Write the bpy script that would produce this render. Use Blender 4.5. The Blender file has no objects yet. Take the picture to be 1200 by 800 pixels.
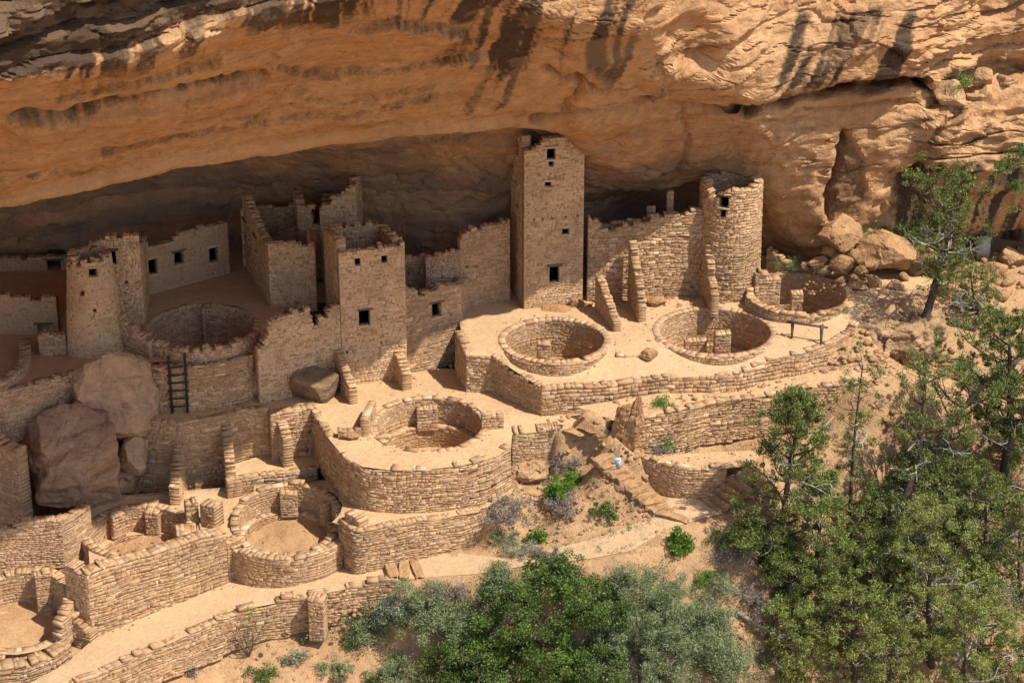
import bpy, math, random
import numpy as np
from mathutils import Vector
from mathutils.geometry import delaunay_2d_cdt
R = math.radians
scene = bpy.context.scene
COL = scene.collection
# ---------------------------------------------------------------- camera
DIST, PIT, FPX = 93.0, R(24), 2600.0
CP, SP = math.cos(PIT), math.sin(PIT)
CY, CZ = -DIST * CP, DIST * SP
cam = bpy.data.cameras.new('camera'); camo = bpy.data.objects.new('camera', cam); COL.objects.link(camo)
camo.location = (0, CY, CZ); camo.rotation_euler = (R(90) - PIT, 0, 0)
cam.sensor_width = 36; cam.lens = 36 * FPX / 1200; cam.clip_end = 3000
scene.camera = camo
# ---------------------------------------------------------------- light
SUN_EL, SUN_AZ = 57.0, 25.0            # sun stands to the right (+X), turned 25 degrees towards the viewer
w = bpy.data.worlds.new('World'); scene.world = w; w.use_nodes = True
nt = w.node_tree; bg = nt.nodes['Background']
sky = nt.nodes.new('ShaderNodeTexSky'); sky.sky_type = 'NISHITA'; sky.sun_disc = False
sky.sun_elevation = R(SUN_EL); sky.sun_rotation = R(90 + SUN_AZ)
sky.air_density = 1.0; sky.dust_density = 1.2
nt.links.new(sky.outputs[0], bg.inputs[0]); bg.inputs[1].default_value = 0.125
sl = bpy.data.lights.new('sun', 'SUN'); sl.energy = 4.2; sl.angle = R(0.55); sl.color = (1.0, 0.935, 0.82)
so = bpy.data.objects.new('sun', sl); COL.objects.link(so)
sdir = Vector((math.cos(R(SUN_EL)) * math.cos(R(SUN_AZ)), -math.cos(R(SUN_EL)) * math.sin(R(SUN_AZ)), math.sin(R(SUN_EL))))
so.rotation_euler = sdir.to_track_quat('Z', 'Y').to_euler(); so.location = (40, -10, 60)
vs = scene.view_settings
vs.view_transform = 'Standard'; vs.look = 'None'; vs.exposure = 0.6; vs.gamma = 1; vs.use_curve_mapping = False
scene.cycles.max_bounces = 9; scene.cycles.diffuse_bounces = 7; scene.cycles.glossy_bounces = 2
scene.cycles.transmission_bounces = 2; scene.cycles.transparent_max_bounces = 4
scene.cycles.use_adaptive_sampling = True; scene.cycles.use_denoising = True
scene.cycles.caustics_reflective = False; scene.cycles.caustics_refractive = False

# ---------------------------------------------------------------- measuring helpers (survey from the photograph to metres)
def ray(px, py):
    k = (400 - py) / FPX
    return ((px - 600) / FPX, CP + k * SP, -SP + k * CP)
def G(px, py, z=0.0):
    d = ray(px, py); t = (z - CZ) / d[2]
    return (d[0] * t, CY + d[1] * t, z)
def V(px, py, Y):
    d = ray(px, py); t = (Y - CY) / d[1]
    return (d[0] * t, Y, CZ + d[2] * t)
def zat(py, Y):
    k = (400 - py) / FPX; y = Y - CY
    return CZ + y * (k * CP - SP) / (CP + k * SP)
def on(px, py, zf):
    z = 0.0
    for _ in range(12):
        p = G(px, py, z); z = zf(p[0], p[1])
    return (p[0], p[1], z)
def sstep(a, b, x):
    t = np.clip((x - a) / (b - a), 0, 1); return t * t * (3 - 2 * t)

# ---------------------------------------------------------------- numpy noise
_rng = np.random.RandomState(7)
_perm = np.concatenate([_rng.permutation(512)] * 2)
_grad = _rng.normal(size=(512, 3)); _grad /= np.linalg.norm(_grad, axis=1)[:, None]
def pn(p):
    p = np.asarray(p, float); i = np.floor(p).astype(int); f = p - i
    u = f * f * f * (f * (f * 6 - 15) + 10); out = 0
    for dx in (0, 1):
        for dy in (0, 1):
            for dz in (0, 1):
                h = _perm[(_perm[(_perm[(i[..., 0] + dx) & 511] + i[..., 1] + dy) & 511] + i[..., 2] + dz) & 511]
                g = _grad[h]
                dot = g[..., 0] * (f[..., 0] - dx) + g[..., 1] * (f[..., 1] - dy) + g[..., 2] * (f[..., 2] - dz)
                ww = (u[..., 0] if dx else 1 - u[..., 0]) * (u[..., 1] if dy else 1 - u[..., 1]) * (u[..., 2] if dz else 1 - u[..., 2])
                out = out + ww * dot
    return out * 1.6
def fbm(p, oct=4, lac=2.0, gain=0.5):
    p = np.asarray(p, float); a = 1.0; s = 0
    for k in range(oct):
        s = s + a * pn(p + 17.3 * k); p = p * lac; a *= gain
    return s

# ---------------------------------------------------------------- object helpers
def link(o, parent=None):
    COL.objects.link(o)
    if parent: o.parent = parent
    return o
def mesh_np(name, verts, faces, mats, parent=None, mi=None, smooth=False, sharp=None):
    """faces: array (M,4) or (M,3)"""
    verts = np.asarray(verts, np.float32); faces = np.asarray(faces, np.int32)
    if parent is not None: verts = verts - np.array(parent.location, np.float32)
    me = bpy.data.meshes.new(name); n, k = faces.shape
    me.vertices.add(len(verts)); me.vertices.foreach_set('co', verts.ravel())
    me.loops.add(n * k); me.loops.foreach_set('vertex_index', faces.ravel())
    me.polygons.add(n); me.polygons.foreach_set('loop_start', np.arange(n, dtype=np.int32) * k)
    me.polygons.foreach_set('loop_total', np.full(n, k, np.int32))
    if mi is not None: me.polygons.foreach_set('material_index', np.asarray(mi, np.int32))
    if smooth: me.polygons.foreach_set('use_smooth', np.ones(n, bool))
    for m in (mats if isinstance(mats, (list, tuple)) else [mats]): me.materials.append(m)
    me.update(calc_edges=True); me.validate()
    if sharp: me.set_sharp_from_angle(angle=R(sharp))
    return link(bpy.data.objects.new(name, me), parent)
def tag(o, label=None, cat=None, group=None, kind=None):
    if label: o['label'] = label
    if cat: o['category'] = cat
    if group: o['group'] = group
    if kind or (cat and 'kind' not in o): o['kind'] = kind or 'thing'
    return o
def empty(name, loc, label, cat, group=None):
    o = bpy.data.objects.new(name, None); COL.objects.link(o); o.location = loc; o.empty_display_size = .3
    return tag(o, label, cat, group)

# ---------------------------------------------------------------- materials
def newmat(name):
    m = bpy.data.materials.new(name); m.use_nodes = True
    t = m.node_tree; b = t.nodes['Principled BSDF']; b.inputs['Roughness'].default_value = .95
    b.inputs['Specular IOR Level'].default_value = .1
    return m, t, b
def nnode(t, typ, **kw):
    n = t.nodes.new(typ)
    for k, v in kw.items(): setattr(n, k, v)
    return n
def mapped(t, scale, seed=0.0):
    g = nnode(t, 'ShaderNodeNewGeometry'); mp = nnode(t, 'ShaderNodeMapping')
    mp.inputs['Scale'].default_value = scale; mp.inputs['Location'].default_value = (seed, seed * .7, seed * 1.3)
    t.links.new(g.outputs['Position'], mp.inputs['Vector']); return mp.outputs[0]
def noise(t, vec, scale, detail=5, rough=.55, dist=0.0):
    n = nnode(t, 'ShaderNodeTexNoise'); n.inputs['Scale'].default_value = scale; n.inputs['Detail'].default_value = detail
    n.inputs['Roughness'].default_value = rough; n.inputs['Distortion'].default_value = dist
    t.links.new(vec, n.inputs['Vector']); return n.outputs['Fac']
def ramp(t, fac, stops):
    r = nnode(t, 'ShaderNodeValToRGB'); e = r.color_ramp.elements
    while len(e) < len(stops): e.new(.5)
    for x, (p, c) in zip(e, stops):
        x.position = p; x.color = (*c, 1) if len(c) == 3 else c
    t.links.new(fac, r.inputs[0]); return r.outputs[0]
def mix(t, fac, a, b, mode='MIX'):
    n = nnode(t, 'ShaderNodeMix', data_type='RGBA', blend_type=mode)
    for s, v in ((0, fac), (6, a), (7, b)):
        if isinstance(v, (int, float)): n.inputs[s].default_value = v
        elif isinstance(v, tuple): n.inputs[s].default_value = (*v, 1)
        else: t.links.new(v, n.inputs[s])
    return n.outputs[2]
def bump(t, b, h, strength, dist, prev=None):
    n = nnode(t, 'ShaderNodeBump'); n.inputs['Strength'].default_value = strength; n.inputs['Distance'].default_value = dist
    t.links.new(h, n.inputs['Height'])
    if prev: t.links.new(prev, n.inputs['Normal'])
    t.links.new(n.outputs[0], b.inputs['Normal']); return n.outputs[0]
def gray(v): return (v, v, v)

def stone_mat(name, cols, stain=.35, bs=.6, plaster=None):
    m, t, b = newmat(name)
    g = nnode(t, 'ShaderNodeNewGeometry')
    n = len(cols)
    c = ramp(t, g.outputs['Random Per Island'], [(i / (n - 1), cols[i]) for i in range(n)])
    v = mapped(t, (1, 1, 1))
    big = noise(t, v, .55, 4); c = mix(t, stain, c, ramp(t, big, [(.3, gray(.55)), (.7, gray(1.35))]), 'MULTIPLY')
    if plaster: c = mix(t, ramp(t, noise(t, mapped(t, (1, 1, .7), 9.0), .75, 7, .68), [(.49, gray(0)), (.56, gray(.8))]), c, plaster)
    fine = noise(t, v, 14, 6, .65); c = mix(t, .5, c, ramp(t, fine, [(.25, gray(.6)), (.75, gray(1.35))]), 'MULTIPLY')
    t.links.new(c, b.inputs['Base Color'])
    p = bump(t, b, noise(t, v, 9, 6, .6), bs, .05); bump(t, b, noise(t, v, 45, 4, .7), bs * .8, .012, p)
    return m
def ground_mat(name, a, c2, scale=.5, bs=.4, pebble=True):
    m, t, b = newmat(name); v = mapped(t, (1, 1, 1), 3.1)
    c = mix(t, noise(t, v, scale, 6, .6), a, c2)
    c = mix(t, .45, c, ramp(t, noise(t, v, 5, 6, .7), [(.3, gray(.7)), (.7, gray(1.25))]), 'MULTIPLY')
    if pebble:
        c = mix(t, .6, c, ramp(t, noise(t, v, 26, 3, .6), [(.36, gray(.45)), (.46, gray(1)), (.62, gray(1)), (.72, gray(1.4))]), 'MULTIPLY')
    t.links.new(c, b.inputs['Base Color'])
    p = bump(t, b, noise(t, v, 1.6, 5), bs, .12); bump(t, b, noise(t, v, 14, 5, .7), bs * 1.2, .03, p)
    return m
M = {}
M['lit'] = stone_mat('sandstone_blocks', [(.40, .235, .125), (.51, .335, .19), (.45, .28, .15), (.60, .43, .27), (.33, .185, .10), (.52, .33, .18), (.42, .29, .19), (.48, .29, .16)], .5)
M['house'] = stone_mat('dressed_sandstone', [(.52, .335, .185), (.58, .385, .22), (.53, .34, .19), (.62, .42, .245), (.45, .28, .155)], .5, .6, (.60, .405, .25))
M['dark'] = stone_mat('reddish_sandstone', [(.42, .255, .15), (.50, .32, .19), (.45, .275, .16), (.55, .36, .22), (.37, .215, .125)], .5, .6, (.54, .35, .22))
M['mortar'] = ground_mat('clay_mortar', (.36, .22, .115), (.43, .28, .155), 1.5, .5, False)
M['plaster'] = ground_mat('clay_plaster', (.44, .28, .165), (.48, .32, .195), .8, .2, False)
M['floor'] = ground_mat('packed_earth', (.42, .265, .145), (.59, .41, .235), .5, .6, True)
M['dust'] = ground_mat('dusty_earth', (.46, .29, .155), (.54, .36, .205), .6, .7, True)
M['slope'] = ground_mat('canyon_soil', (.36, .20, .10), (.53, .345, .19), .6, 1.4, True)
M['path'] = ground_mat('worn_path', (.43, .285, .16), (.57, .40, .235), .5, .3, True)
M['asphalt'] = ground_mat('grey_gravel_path', (.36, .29, .22), (.44, .36, .27), .8, .3, True)
m, t, b = newmat('unlit_black'); b.inputs['Base Color'].default_value = (.035, .026, .02, 1); M['unlit_black'] = m  # near-black colour standing in for the shade inside unlit rooms

def rock_mat(name, a, bcol, c3, strata=2.0, varn=True, bs=1.0):
    m, t, b = newmat(name); v = mapped(t, (1, 1, 1), 5.0); vz = mapped(t, (.25, .25, strata), 1.0)
    c = mix(t, ramp(t, noise(t, v, .22, 6, .6, .6), [(.35, gray(0)), (.65, gray(1))]), a, bcol)
    c = mix(t, ramp(t, noise(t, vz, .8, 6, .65), [(.5, gray(0)), (.7, gray(.75))]), c, c3)
    c = mix(t, .55, c, ramp(t, noise(t, v, 2.2, 8, .72), [(.3, gray(.5)), (.7, gray(1.4))]), 'MULTIPLY')
    c = mix(t, .5, c, ramp(t, noise(t, v, 17, 5, .7), [(.3, gray(.65)), (.7, gray(1.3))]), 'MULTIPLY')
    if varn:
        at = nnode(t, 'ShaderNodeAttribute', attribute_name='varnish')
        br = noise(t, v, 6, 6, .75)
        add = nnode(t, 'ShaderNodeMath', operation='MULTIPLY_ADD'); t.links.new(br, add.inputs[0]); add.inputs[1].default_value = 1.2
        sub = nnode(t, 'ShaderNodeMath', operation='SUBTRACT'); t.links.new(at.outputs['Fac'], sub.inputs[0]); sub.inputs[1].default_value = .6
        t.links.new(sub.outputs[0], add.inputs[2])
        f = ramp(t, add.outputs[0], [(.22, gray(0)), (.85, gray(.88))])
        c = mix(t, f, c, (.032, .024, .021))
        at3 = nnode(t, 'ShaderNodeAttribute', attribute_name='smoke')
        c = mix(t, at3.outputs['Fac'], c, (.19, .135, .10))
        at2 = nnode(t, 'ShaderNodeAttribute', attribute_name='bleach')
        c = mix(t, at2.outputs['Fac'], c, (.54, .34, .18))
    t.links.new(c, b.inputs['Base Color'])
    p = bump(t, b, noise(t, v, 1.3, 8, .62, .4), .8 * bs, .35); p = bump(t, b, noise(t, vz, 2.2, 7, .65), .45 * bs, .14, p)
    bump(t, b, noise(t, v, 12, 6, .7), .7 * bs, .05, p)
    return m
M['cliff'] = rock_mat('cliff_sandstone', (.44, .235, .11), (.52, .31, .16), (.31, .155, .078))
M['boulder'] = rock_mat('boulder_sandstone', (.42, .235, .115), (.50, .31, .165), (.30, .17, .09), 3.0, False, 1.3)
M['boulder_red'] = rock_mat('red_boulder', (.42, .25, .145), (.48, .30, .18), (.25, .15, .095), 1.2, False, 1.4)
M['boulder_pale'] = rock_mat('smooth_pale_rock', (.44, .275, .16), (.49, .315, .19), (.36, .22, .13), 1.0, False, .8)
M['boulder_dark'] = rock_mat('lichened_rock', (.22, .14, .085), (.42, .27, .15), (.12, .085, .06), 2.0, False)

def plain(name, c, rough=.8, v=.3):
    m, t, b = newmat(name); b.inputs['Roughness'].default_value = rough
    vec = mapped(t, (1, 1, 1)); f = noise(t, vec, 20, 4)
    t.links.new(mix(t, f, tuple(x * (1 - v) for x in c), tuple(x * (1 + v) for x in c)), b.inputs['Base Color'])
    bump(t, b, f, .4, .02); return m
M['log'] = plain('weathered_wood', (.10, .085, .07)); M['ladderwood'] = plain('dark_ladder_wood', (.045, .036, .03))
M['bark'] = plain('juniper_bark', (.085, .065, .05)); M['deadwood'] = plain('bleached_dead_wood', (.40, .36, .31), .85)
M['greywood'] = plain('grey_twigs', (.24, .20, .165)); M['beam'] = plain('old_beam', (.16, .10, .06))
M['white'] = plain('sign_white', (.42, .46, .52), .5, .1); M['metal'] = plain('pale_metal', (.42, .38, .33), .6, .12); M['ink'] = plain('sign_ink', (.06, .10, .2), .6, .1)
def leaf_mat(name, cols, tr=.25):
    m, t, b = newmat(name); g = nnode(t, 'ShaderNodeNewGeometry'); n = len(cols)
    c = ramp(t, g.outputs['Random Per Island'], [(i / (n - 1), cols[i]) for i in range(n)])
    v = mapped(t, (1, 1, 1), 2.0)
    c = mix(t, .6, c, ramp(t, noise(t, v, 2.6, 4), [(.3, gray(.45)), (.7, gray(1.5))]), 'MULTIPLY')
    t.links.new(c, b.inputs['Base Color']); b.inputs['Roughness'].default_value = .75
    trn = nnode(t, 'ShaderNodeBsdfTranslucent'); t.links.new(c, trn.inputs['Color'])
    ms = nnode(t, 'ShaderNodeMixShader'); ms.inputs[0].default_value = tr
    t.links.new(b.outputs[0], ms.inputs[1]); t.links.new(trn.outputs[0], ms.inputs[2])
    t.links.new(ms.outputs[0], t.nodes['Material Output'].inputs['Surface']); return m
M['juniper'] = leaf_mat('juniper_foliage', [(.065, .085, .027), (.13, .165, .045), (.24, .28, .075), (.08, .105, .035), (.35, .39, .12)])
M['juniper_light'] = leaf_mat('yellow_green_juniper', [(.15, .18, .05), (.25, .29, .075), (.36, .40, .12), (.10, .125, .042)])
M['oak'] = leaf_mat('oak_leaves', [(.06, .098, .026), (.105, .165, .042), (.165, .245, .062), (.075, .12, .032), (.25, .32, .10)], .3)
M['bright'] = leaf_mat('bright_green_leaves', [(.12, .22, .03), (.18, .30, .045), (.10, .18, .03)], .3)
M['sage'] = leaf_mat('sage_leaves', [(.16, .20, .09), (.25, .30, .155), (.20, .25, .11), (.35, .39, .23), (.14, .18, .07)])
M['rabbit'] = leaf_mat('pale_silver_leaves', [(.30, .36, .26), (.20, .25, .15), (.40, .45, .34), (.16, .21, .11)])
M['drygrass'] = leaf_mat('dry_grass', [(.34, .26, .14), (.42, .34, .20), (.26, .20, .11), (.30, .27, .15)])
M['drybush'] = leaf_mat('dry_grey_twigs', [(.25, .20, .17), (.32, .27, .23), (.19, .15, .125), (.36, .31, .25)], .05)
M['grass'] = leaf_mat('green_grass', [(.13, .20, .05), (.18, .26, .07), (.24, .28, .10)])

# ================================================================ STRUCTURE: cliff, terrain, terraces
def ctrl(px, rows):
    out = []
    for r in rows:
        if r[0] == 'p': out.append(V(px, r[1], r[2]))
        else:
            X = 0.0; Y, Z = r[2], r[1]
            d = (Y - CY) * CP - (Z - CZ) * SP
            out.append(((px - 600) / FPX * d if Y < 40 else (px - 600) / FPX * 92, Y, Z))
    return out
def left_rows(px, lip_y, lip_Y, Yb, by, bY):
    bz = zat(by, bY)
    L = V(px, lip_y, lip_Y); lz = L[2]; Fr = V(px, lip_y - 16, lip_Y - .5); A = V(px, lip_y - 26, lip_Y - 1.5)
    mid = lambda f, bul: ('z', A[2] + (bz - A[2]) * f + bul, A[1] + (bY - A[1]) * f + bul)
    return [('z', -5, Yb + .5), ('z', 1.0, Yb), ('z', 4.0, Yb - .5), ('z', 6.2, Yb - 1.8), ('z', max(lz - .35, 7.4), (lip_Y + Yb) / 2 - .6),
            ('z', lz, lip_Y), ('z', Fr[2], Fr[1]), ('z', A[2], A[1]), mid(.4, .25), mid(.75, .2), ('z', bz, bY), ('z', bz + 2.5, bY - .5),
            ('z', bz + 6, bY + .8), ('z', bz + 8, bY + 6), ('z', bz + 9, 120)]
cols = [
 (-700, left_rows(-700, 390, -24, -6, 240, -40)), (-420, left_rows(-420, 335, -17, 0, 180, -34)),
 (-250, left_rows(-250, 300, -13, 3.5, 150, -29)), (-120, left_rows(-120, 271, -10.5, 5.5, 122, -25)),
 (0, left_rows(0, 247, -8.2, 7.0, 96, -22)), (100, left_rows(100, 226, -6.2, 7.6, 76, -20.3)),
 (200, left_rows(200, 202, -4.5, 8.2, 56, -18.8)), (300, left_rows(300, 184, -3.2, 8.5, 26, -17.4)),
 (400, left_rows(400, 171, -2.0, 7.6, 0, -16.0)), (500, left_rows(500, 161, -1.0, 6.8, -18, -14.2)),
 (560, left_rows(560, 157, -.3, 6.5, -10, -12.0)), (620, left_rows(620, 152, .6, 7.0, 5, -9.2)),
 (690, [('z', -5, 8), ('z', 1, 8.5), ('z', 3, 8.4), ('p', 214, 6.6), ('p', 190, 4.9), ('p', 162, 2.8), ('p', 153, 1.7), ('p', 138, .8), ('p', 100, -1.4), ('p', 62, -3.6), ('p', 25, -5.2), ('z', 17, -5.8), ('z', 21, -5.4), ('z', 23, 3), ('z', 24, 120)]),
 (760, [('z', -5, 8.5), ('z', 1, 9.8), ('z', 3.2, 9.6), ('p', 222, 7.6), ('p', 202, 5.6), ('p', 168, 4.2), ('p', 140, 3.1), ('p', 128, 2.2), ('p', 95, .3), ('p', 58, -1.7), ('p', 25, -2.7), ('z', 16.5, -3.2), ('z', 20, -2.8), ('z', 22, 5), ('z', 24, 120)]),
 (830, [('z', -5, 8.5), ('z', 1, 9.8), ('z', 3.3, 9.4), ('p', 212, 7.6), ('p', 192, 6.0), ('p', 155, 4.6), ('p', 137, 3.9), ('p', 128, 2.9), ('p', 100, 1.6), ('p', 65, .6), ('p', 20, .1), ('z', 16, -.2), ('z', 20, .3), ('z', 22, 7), ('z', 24, 120)]),
 (885, [('z', -5, 9), ('z', .5, 9), ('z', 2.2, 8.2), ('p', 232, 6.9), ('p', 150, 4.3), ('p', 141, 4.0), ('p', 130, 3.9), ('p', 122, 5.8), ('p', 118, 3.2), ('p', 72, 2.7), ('p', 20, 2.4), ('z', 16, 2.2), ('z', 20, 2.6), ('z', 22, 8), ('z', 24, 120)]),
 (915, [('z', -5, 9.5), ('z', .3, 9), ('p', 284, 7.7), ('p', 240, 6.3), ('p', 144, 4.95), ('p', 136, 4.8), ('p', 121, 4.75), ('p', 114, 6.8), ('p', 110, 4.0), ('p', 66, 3.8), ('p', 18, 3.9), ('z', 16, 3.7), ('z', 20, 4), ('z', 22, 9), ('z', 24, 120)]),
 (955, [('z', -5, 9), ('z', .2, 8.3), ('p', 288, 6.9), ('p', 225, 6.0), ('p', 137, 5.55), ('p', 130, 5.45), ('p', 113, 5.4), ('p', 107, 7.6), ('p', 103, 4.7), ('p', 60, 4.5), ('p', 15, 4.7), ('z', 16.5, 4.5), ('z', 20, 4.8), ('z', 22, 10), ('z', 24, 120)]),
 (1010, [('z', -5, 9), ('z', .5, 8.2), ('p', 280, 7.1), ('p', 220, 6.5), ('p', 129, 6.05), ('p', 123, 5.95), ('p', 108, 5.9), ('p', 102, 7.9), ('p', 98, 5.2), ('p', 60, 5.0), ('p', 15, 5.2), ('z', 17, 5), ('z', 20, 5.3), ('z', 22, 11), ('z', 24, 120)]),
 (1070, [('z', -5, 9.8), ('z', .8, 9), ('p', 268, 7.8), ('p', 200, 7.3), ('p', 120, 6.8), ('p', 113, 6.7), ('p', 104, 6.65), ('p', 98, 8.0), ('p', 94, 5.9), ('p', 55, 5.6), ('p', 10, 5.7), ('z', 17, 5.5), ('z', 20, 5.8), ('z', 22, 11), ('z', 24, 120)]),
 (1110, [('z', -5, 10.5), ('z', 1.2, 9.3), ('p', 265, 7.9), ('p', 197, 6.4), ('p', 150, 7.0), ('p', 118, 8.0), ('p', 106, 8.8), ('p', 98, 9.2), ('p', 92, 8.2), ('p', 55, 6.8), ('p', 10, 6.3), ('z', 17, 6.1), ('z', 20, 6.4), ('z', 22, 11), ('z', 24, 120)]),
 (1160, [('z', -5, 11), ('z', 1.6, 9.8), ('p', 268, 8.2), ('p', 205, 6.5), ('p', 150, 7.2), ('p', 112, 8.8), ('p', 100, 9.6), ('p', 90, 10.4), ('p', 82, 10.2), ('p', 45, 9.4), ('p', 5, 9), ('z', 17, 8.8), ('z', 20, 9), ('z', 22, 13), ('z', 24, 120)]),
 (1240, [('z', -5, 11), ('z', 1.8, 9.8), ('p', 268, 8.2), ('p', 205, 6.6), ('p', 150, 7.2), ('p', 108, 8.8), ('p', 96, 9.6), ('p', 86, 10.6), ('p', 78, 10.4), ('p', 42, 9.8), ('p', 0, 9.4), ('z', 17, 9.2), ('z', 20, 9.5), ('z', 22, 13), ('z', 24, 120)]),
 (1420, [('z', -5, 11.5), ('z', 2, 10), ('p', 264, 8.6), ('p', 205, 7.0), ('p', 150, 7.5), ('p', 104, 9), ('p', 92, 9.8), ('p', 82, 10.8), ('p', 74, 10.6), ('p', 40, 10), ('p', -5, 9.6), ('z', 17, 9.4), ('z', 20, 9.8), ('z', 22, 14), ('z', 24, 120)]),
 (2000, [('z', -5, 13), ('z', 2, 12), ('z', 4, 11), ('z', 6, 10.5), ('z', 7.4, 10.4), ('z', 8.4, 11), ('z', 9, 11.6), ('z', 9.6, 12), ('z', 10, 12), ('z', 12, 11.6), ('z', 14, 11.2), ('z', 17, 11), ('z', 20, 11.4), ('z', 22, 16), ('z', 24, 120)]),
]
def catmull(P, t, reps):
    """P (n,...) ; resample each interval i with reps[i] samples, Catmull-Rom pulled towards linear by t"""
    n = len(P); out = []; src = []
    for i in range(n - 1):
        p0, p1, p2, p3 = P[max(i - 1, 0)], P[i], P[i + 1], P[min(i + 2, n - 1)]
        k = reps[i]
        for u in np.arange(k) / k:
            lin = p1 + (p2 - p1) * u
            cr = .5 * (2 * p1 + (p2 - p0) * u + (2 * p0 - 5 * p1 + 4 * p2 - p3) * u * u + (3 * p1 - p0 - 3 * p2 + p3) * u ** 3)
            out.append(lin * (1 - t) + cr * t); src.append(i + u)
    out.append(P[-1]); src.append(n - 1.0)
    return np.array(out), np.array(src)
net = np.array([ctrl(px, r) for px, r in cols])            # (cols, rows, 3)
cpx = [c[0] for c in cols]
rc = [max(2, int((cpx[i + 1] - cpx[i]) / (3.2 if -130 < cpx[i] < 1250 else 14))) for i in range(len(cols) - 1)]
g1, cs = catmull(net, .75, rc)
colpx = np.interp(cs, np.arange(len(cols)), cpx)
rowlen = np.linalg.norm(np.diff(net, axis=1), axis=2).max(axis=0)
rr = [int(np.clip(l / .13, 4, 70)) for l in rowlen]; rr[0] = 6; rr[-1] = 8; rr[-2] = 14; rr[-3] = 20
g2, rs = catmull(np.swapaxes(g1, 0, 1), .3, rr)
P = np.swapaxes(g2, 0, 1)                                   # (U,V,3)
ROWS = np.broadcast_to(rs[None, :], P.shape[:2]); CPX = np.broadcast_to(colpx[:, None], P.shape[:2])
dU = np.gradient(P, axis=0); dV = np.gradient(P, axis=1)
N = np.cross(dU, dV); N /= np.linalg.norm(N, axis=2)[..., None] + 1e-9
if N[len(N) // 2, np.argmin(abs(rs - 9)), 1] > 0: N = -N
X, Y, Z = P[..., 0], P[..., 1], P[..., 2]
# strata lie parallel to the lip, slightly dipping; ledgy where the rock is thin-bedded
ledge = np.clip(sstep(9.7, 10.3, ROWS) * sstep(420, 200, CPX) + sstep(1030, 1110, CPX) * (.25 + .75 * sstep(2.6, 3.4, ROWS)), 0, 1)
warp = fbm(P * .18, 3) * 1.2
st = fbm(np.stack([X * .10, Y * .10, Z * 1.15 + warp], -1), 4, 2.1, .55)
def worley(p, seed=0):
    i = np.floor(p).astype(int); best = np.full(p.shape[:-1], 1e9); sec = best.copy(); off = np.zeros(p.shape); cid = np.zeros(p.shape[:-1], int)
    for dx in (-1, 0, 1):
        for dy in (-1, 0, 1):
            for dz in (-1, 0, 1):
                c = i + np.array([dx, dy, dz]); h = _perm[(_perm[(_perm[(c[..., 0] + seed) & 511] + c[..., 1]) & 511] + c[..., 2]) & 511]
                v = p - (c + .5 + _grad[h] * .45); d = (v ** 2).sum(-1); k = d < best
                sec = np.where(k, best, np.minimum(sec, d)); off = np.where(k[..., None], v, off); cid = np.where(k, h, cid); best = np.where(k, d, best)
    return off, cid, np.sqrt(sec) - np.sqrt(best)
def facets(scale, amp, tilt, seed, wob=.25):
    q_ = P * np.array(scale) + fbm(P * .5 + seed, 3)[..., None] * wob; o_, c_, e_ = worley(q_, seed)
    return (_grad[c_, 0] * amp + (o_ * _grad[(c_ + 77) & 511]).sum(-1) * tilt) * (.25 + .75 * sstep(0, .14, e_)), np.exp(-(e_ / .05) ** 2)
f1, e1 = facets((.16, .16, .28), .10, .46, 5, .15); f2, e2 = facets((.45, .45, .7), .07, .30, 21, .12); f3, e3 = facets((.55, .55, 1.7), .16, .20, 43); f4, e4 = facets((1.3, 1.3, 3.2), .06, .09, 63)
bed = (Z - .05 * X + warp * .6) / .75; bi = np.floor(bed).astype(int); bf_ = bed - bi
boff = lambda k: _grad[(k * 7 + 11) & 511, 1]
bsh = sstep(.86, 1.0, bf_); beds = boff(bi) * (1 - bsh) + boff(bi + 1) * bsh - .5 * np.exp(-((bf_ - .95) / .07) ** 2)
right_ = sstep(640, 760, CPX); low_ = sstep(4.5, 5.5, ROWS)
smooth_ = .55 * sstep(6.5, 7, ROWS) * sstep(10.2, 9.6, ROWS) * (1 - right_)
wide = 1 - .45 * right_ * (1 - ledge)
disp = fbm(P * .14, 3) * .22 * wide + (f1 * (.45 + .5 * right_) + f2 * (.35 + .3 * right_)) * (1 - .75 * smooth_) + fbm(P * .8 + 9, 5) * .12 * (1 - .6 * right_) + fbm(P * 4, 2) * .025
o5, c5, e5 = worley(np.stack([X * .5, Y * .5, Z * .9], -1) + fbm(P * .6 + 40, 3)[..., None] * .35, 71); disp = disp + (1 - ledge) * (sstep(.25, .6, _grad[c5, 0]) * -.07 - .03 * np.exp(-(e5 / .04) ** 2) * (_grad[c5, 1] > .2))
disp = disp - .05 * e1 * (1 - smooth_) - .03 * e2 * right_
disp = disp * (1 - ledge * .3) + ledge * (beds * .42 + f3 * 1.1 + f4 - .06 * e3)
disp = disp + .05 * beds * (1 - ledge) * (1 - .7 * right_) * (1 - .5 * smooth_)
cr2 = np.abs(fbm(np.stack([X * .10, Y * .10, Z * .55 + warp * .5], -1) + 80, 3)); disp = disp - np.exp(-(cr2 / .015) ** 2) * .16
lipm = np.exp(-((ROWS - 5.4) / .7) ** 2) * (1 - right_); disp = disp * (1 - .75 * lipm) + lipm * .10 * fbm(P * .5 + 2, 3)
slotm = np.exp(-((ROWS - 5.3) / 1.5) ** 2) * sstep(850, 900, CPX) * sstep(1110, 1070, CPX); disp = disp * (1 - .75 * slotm)
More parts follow.
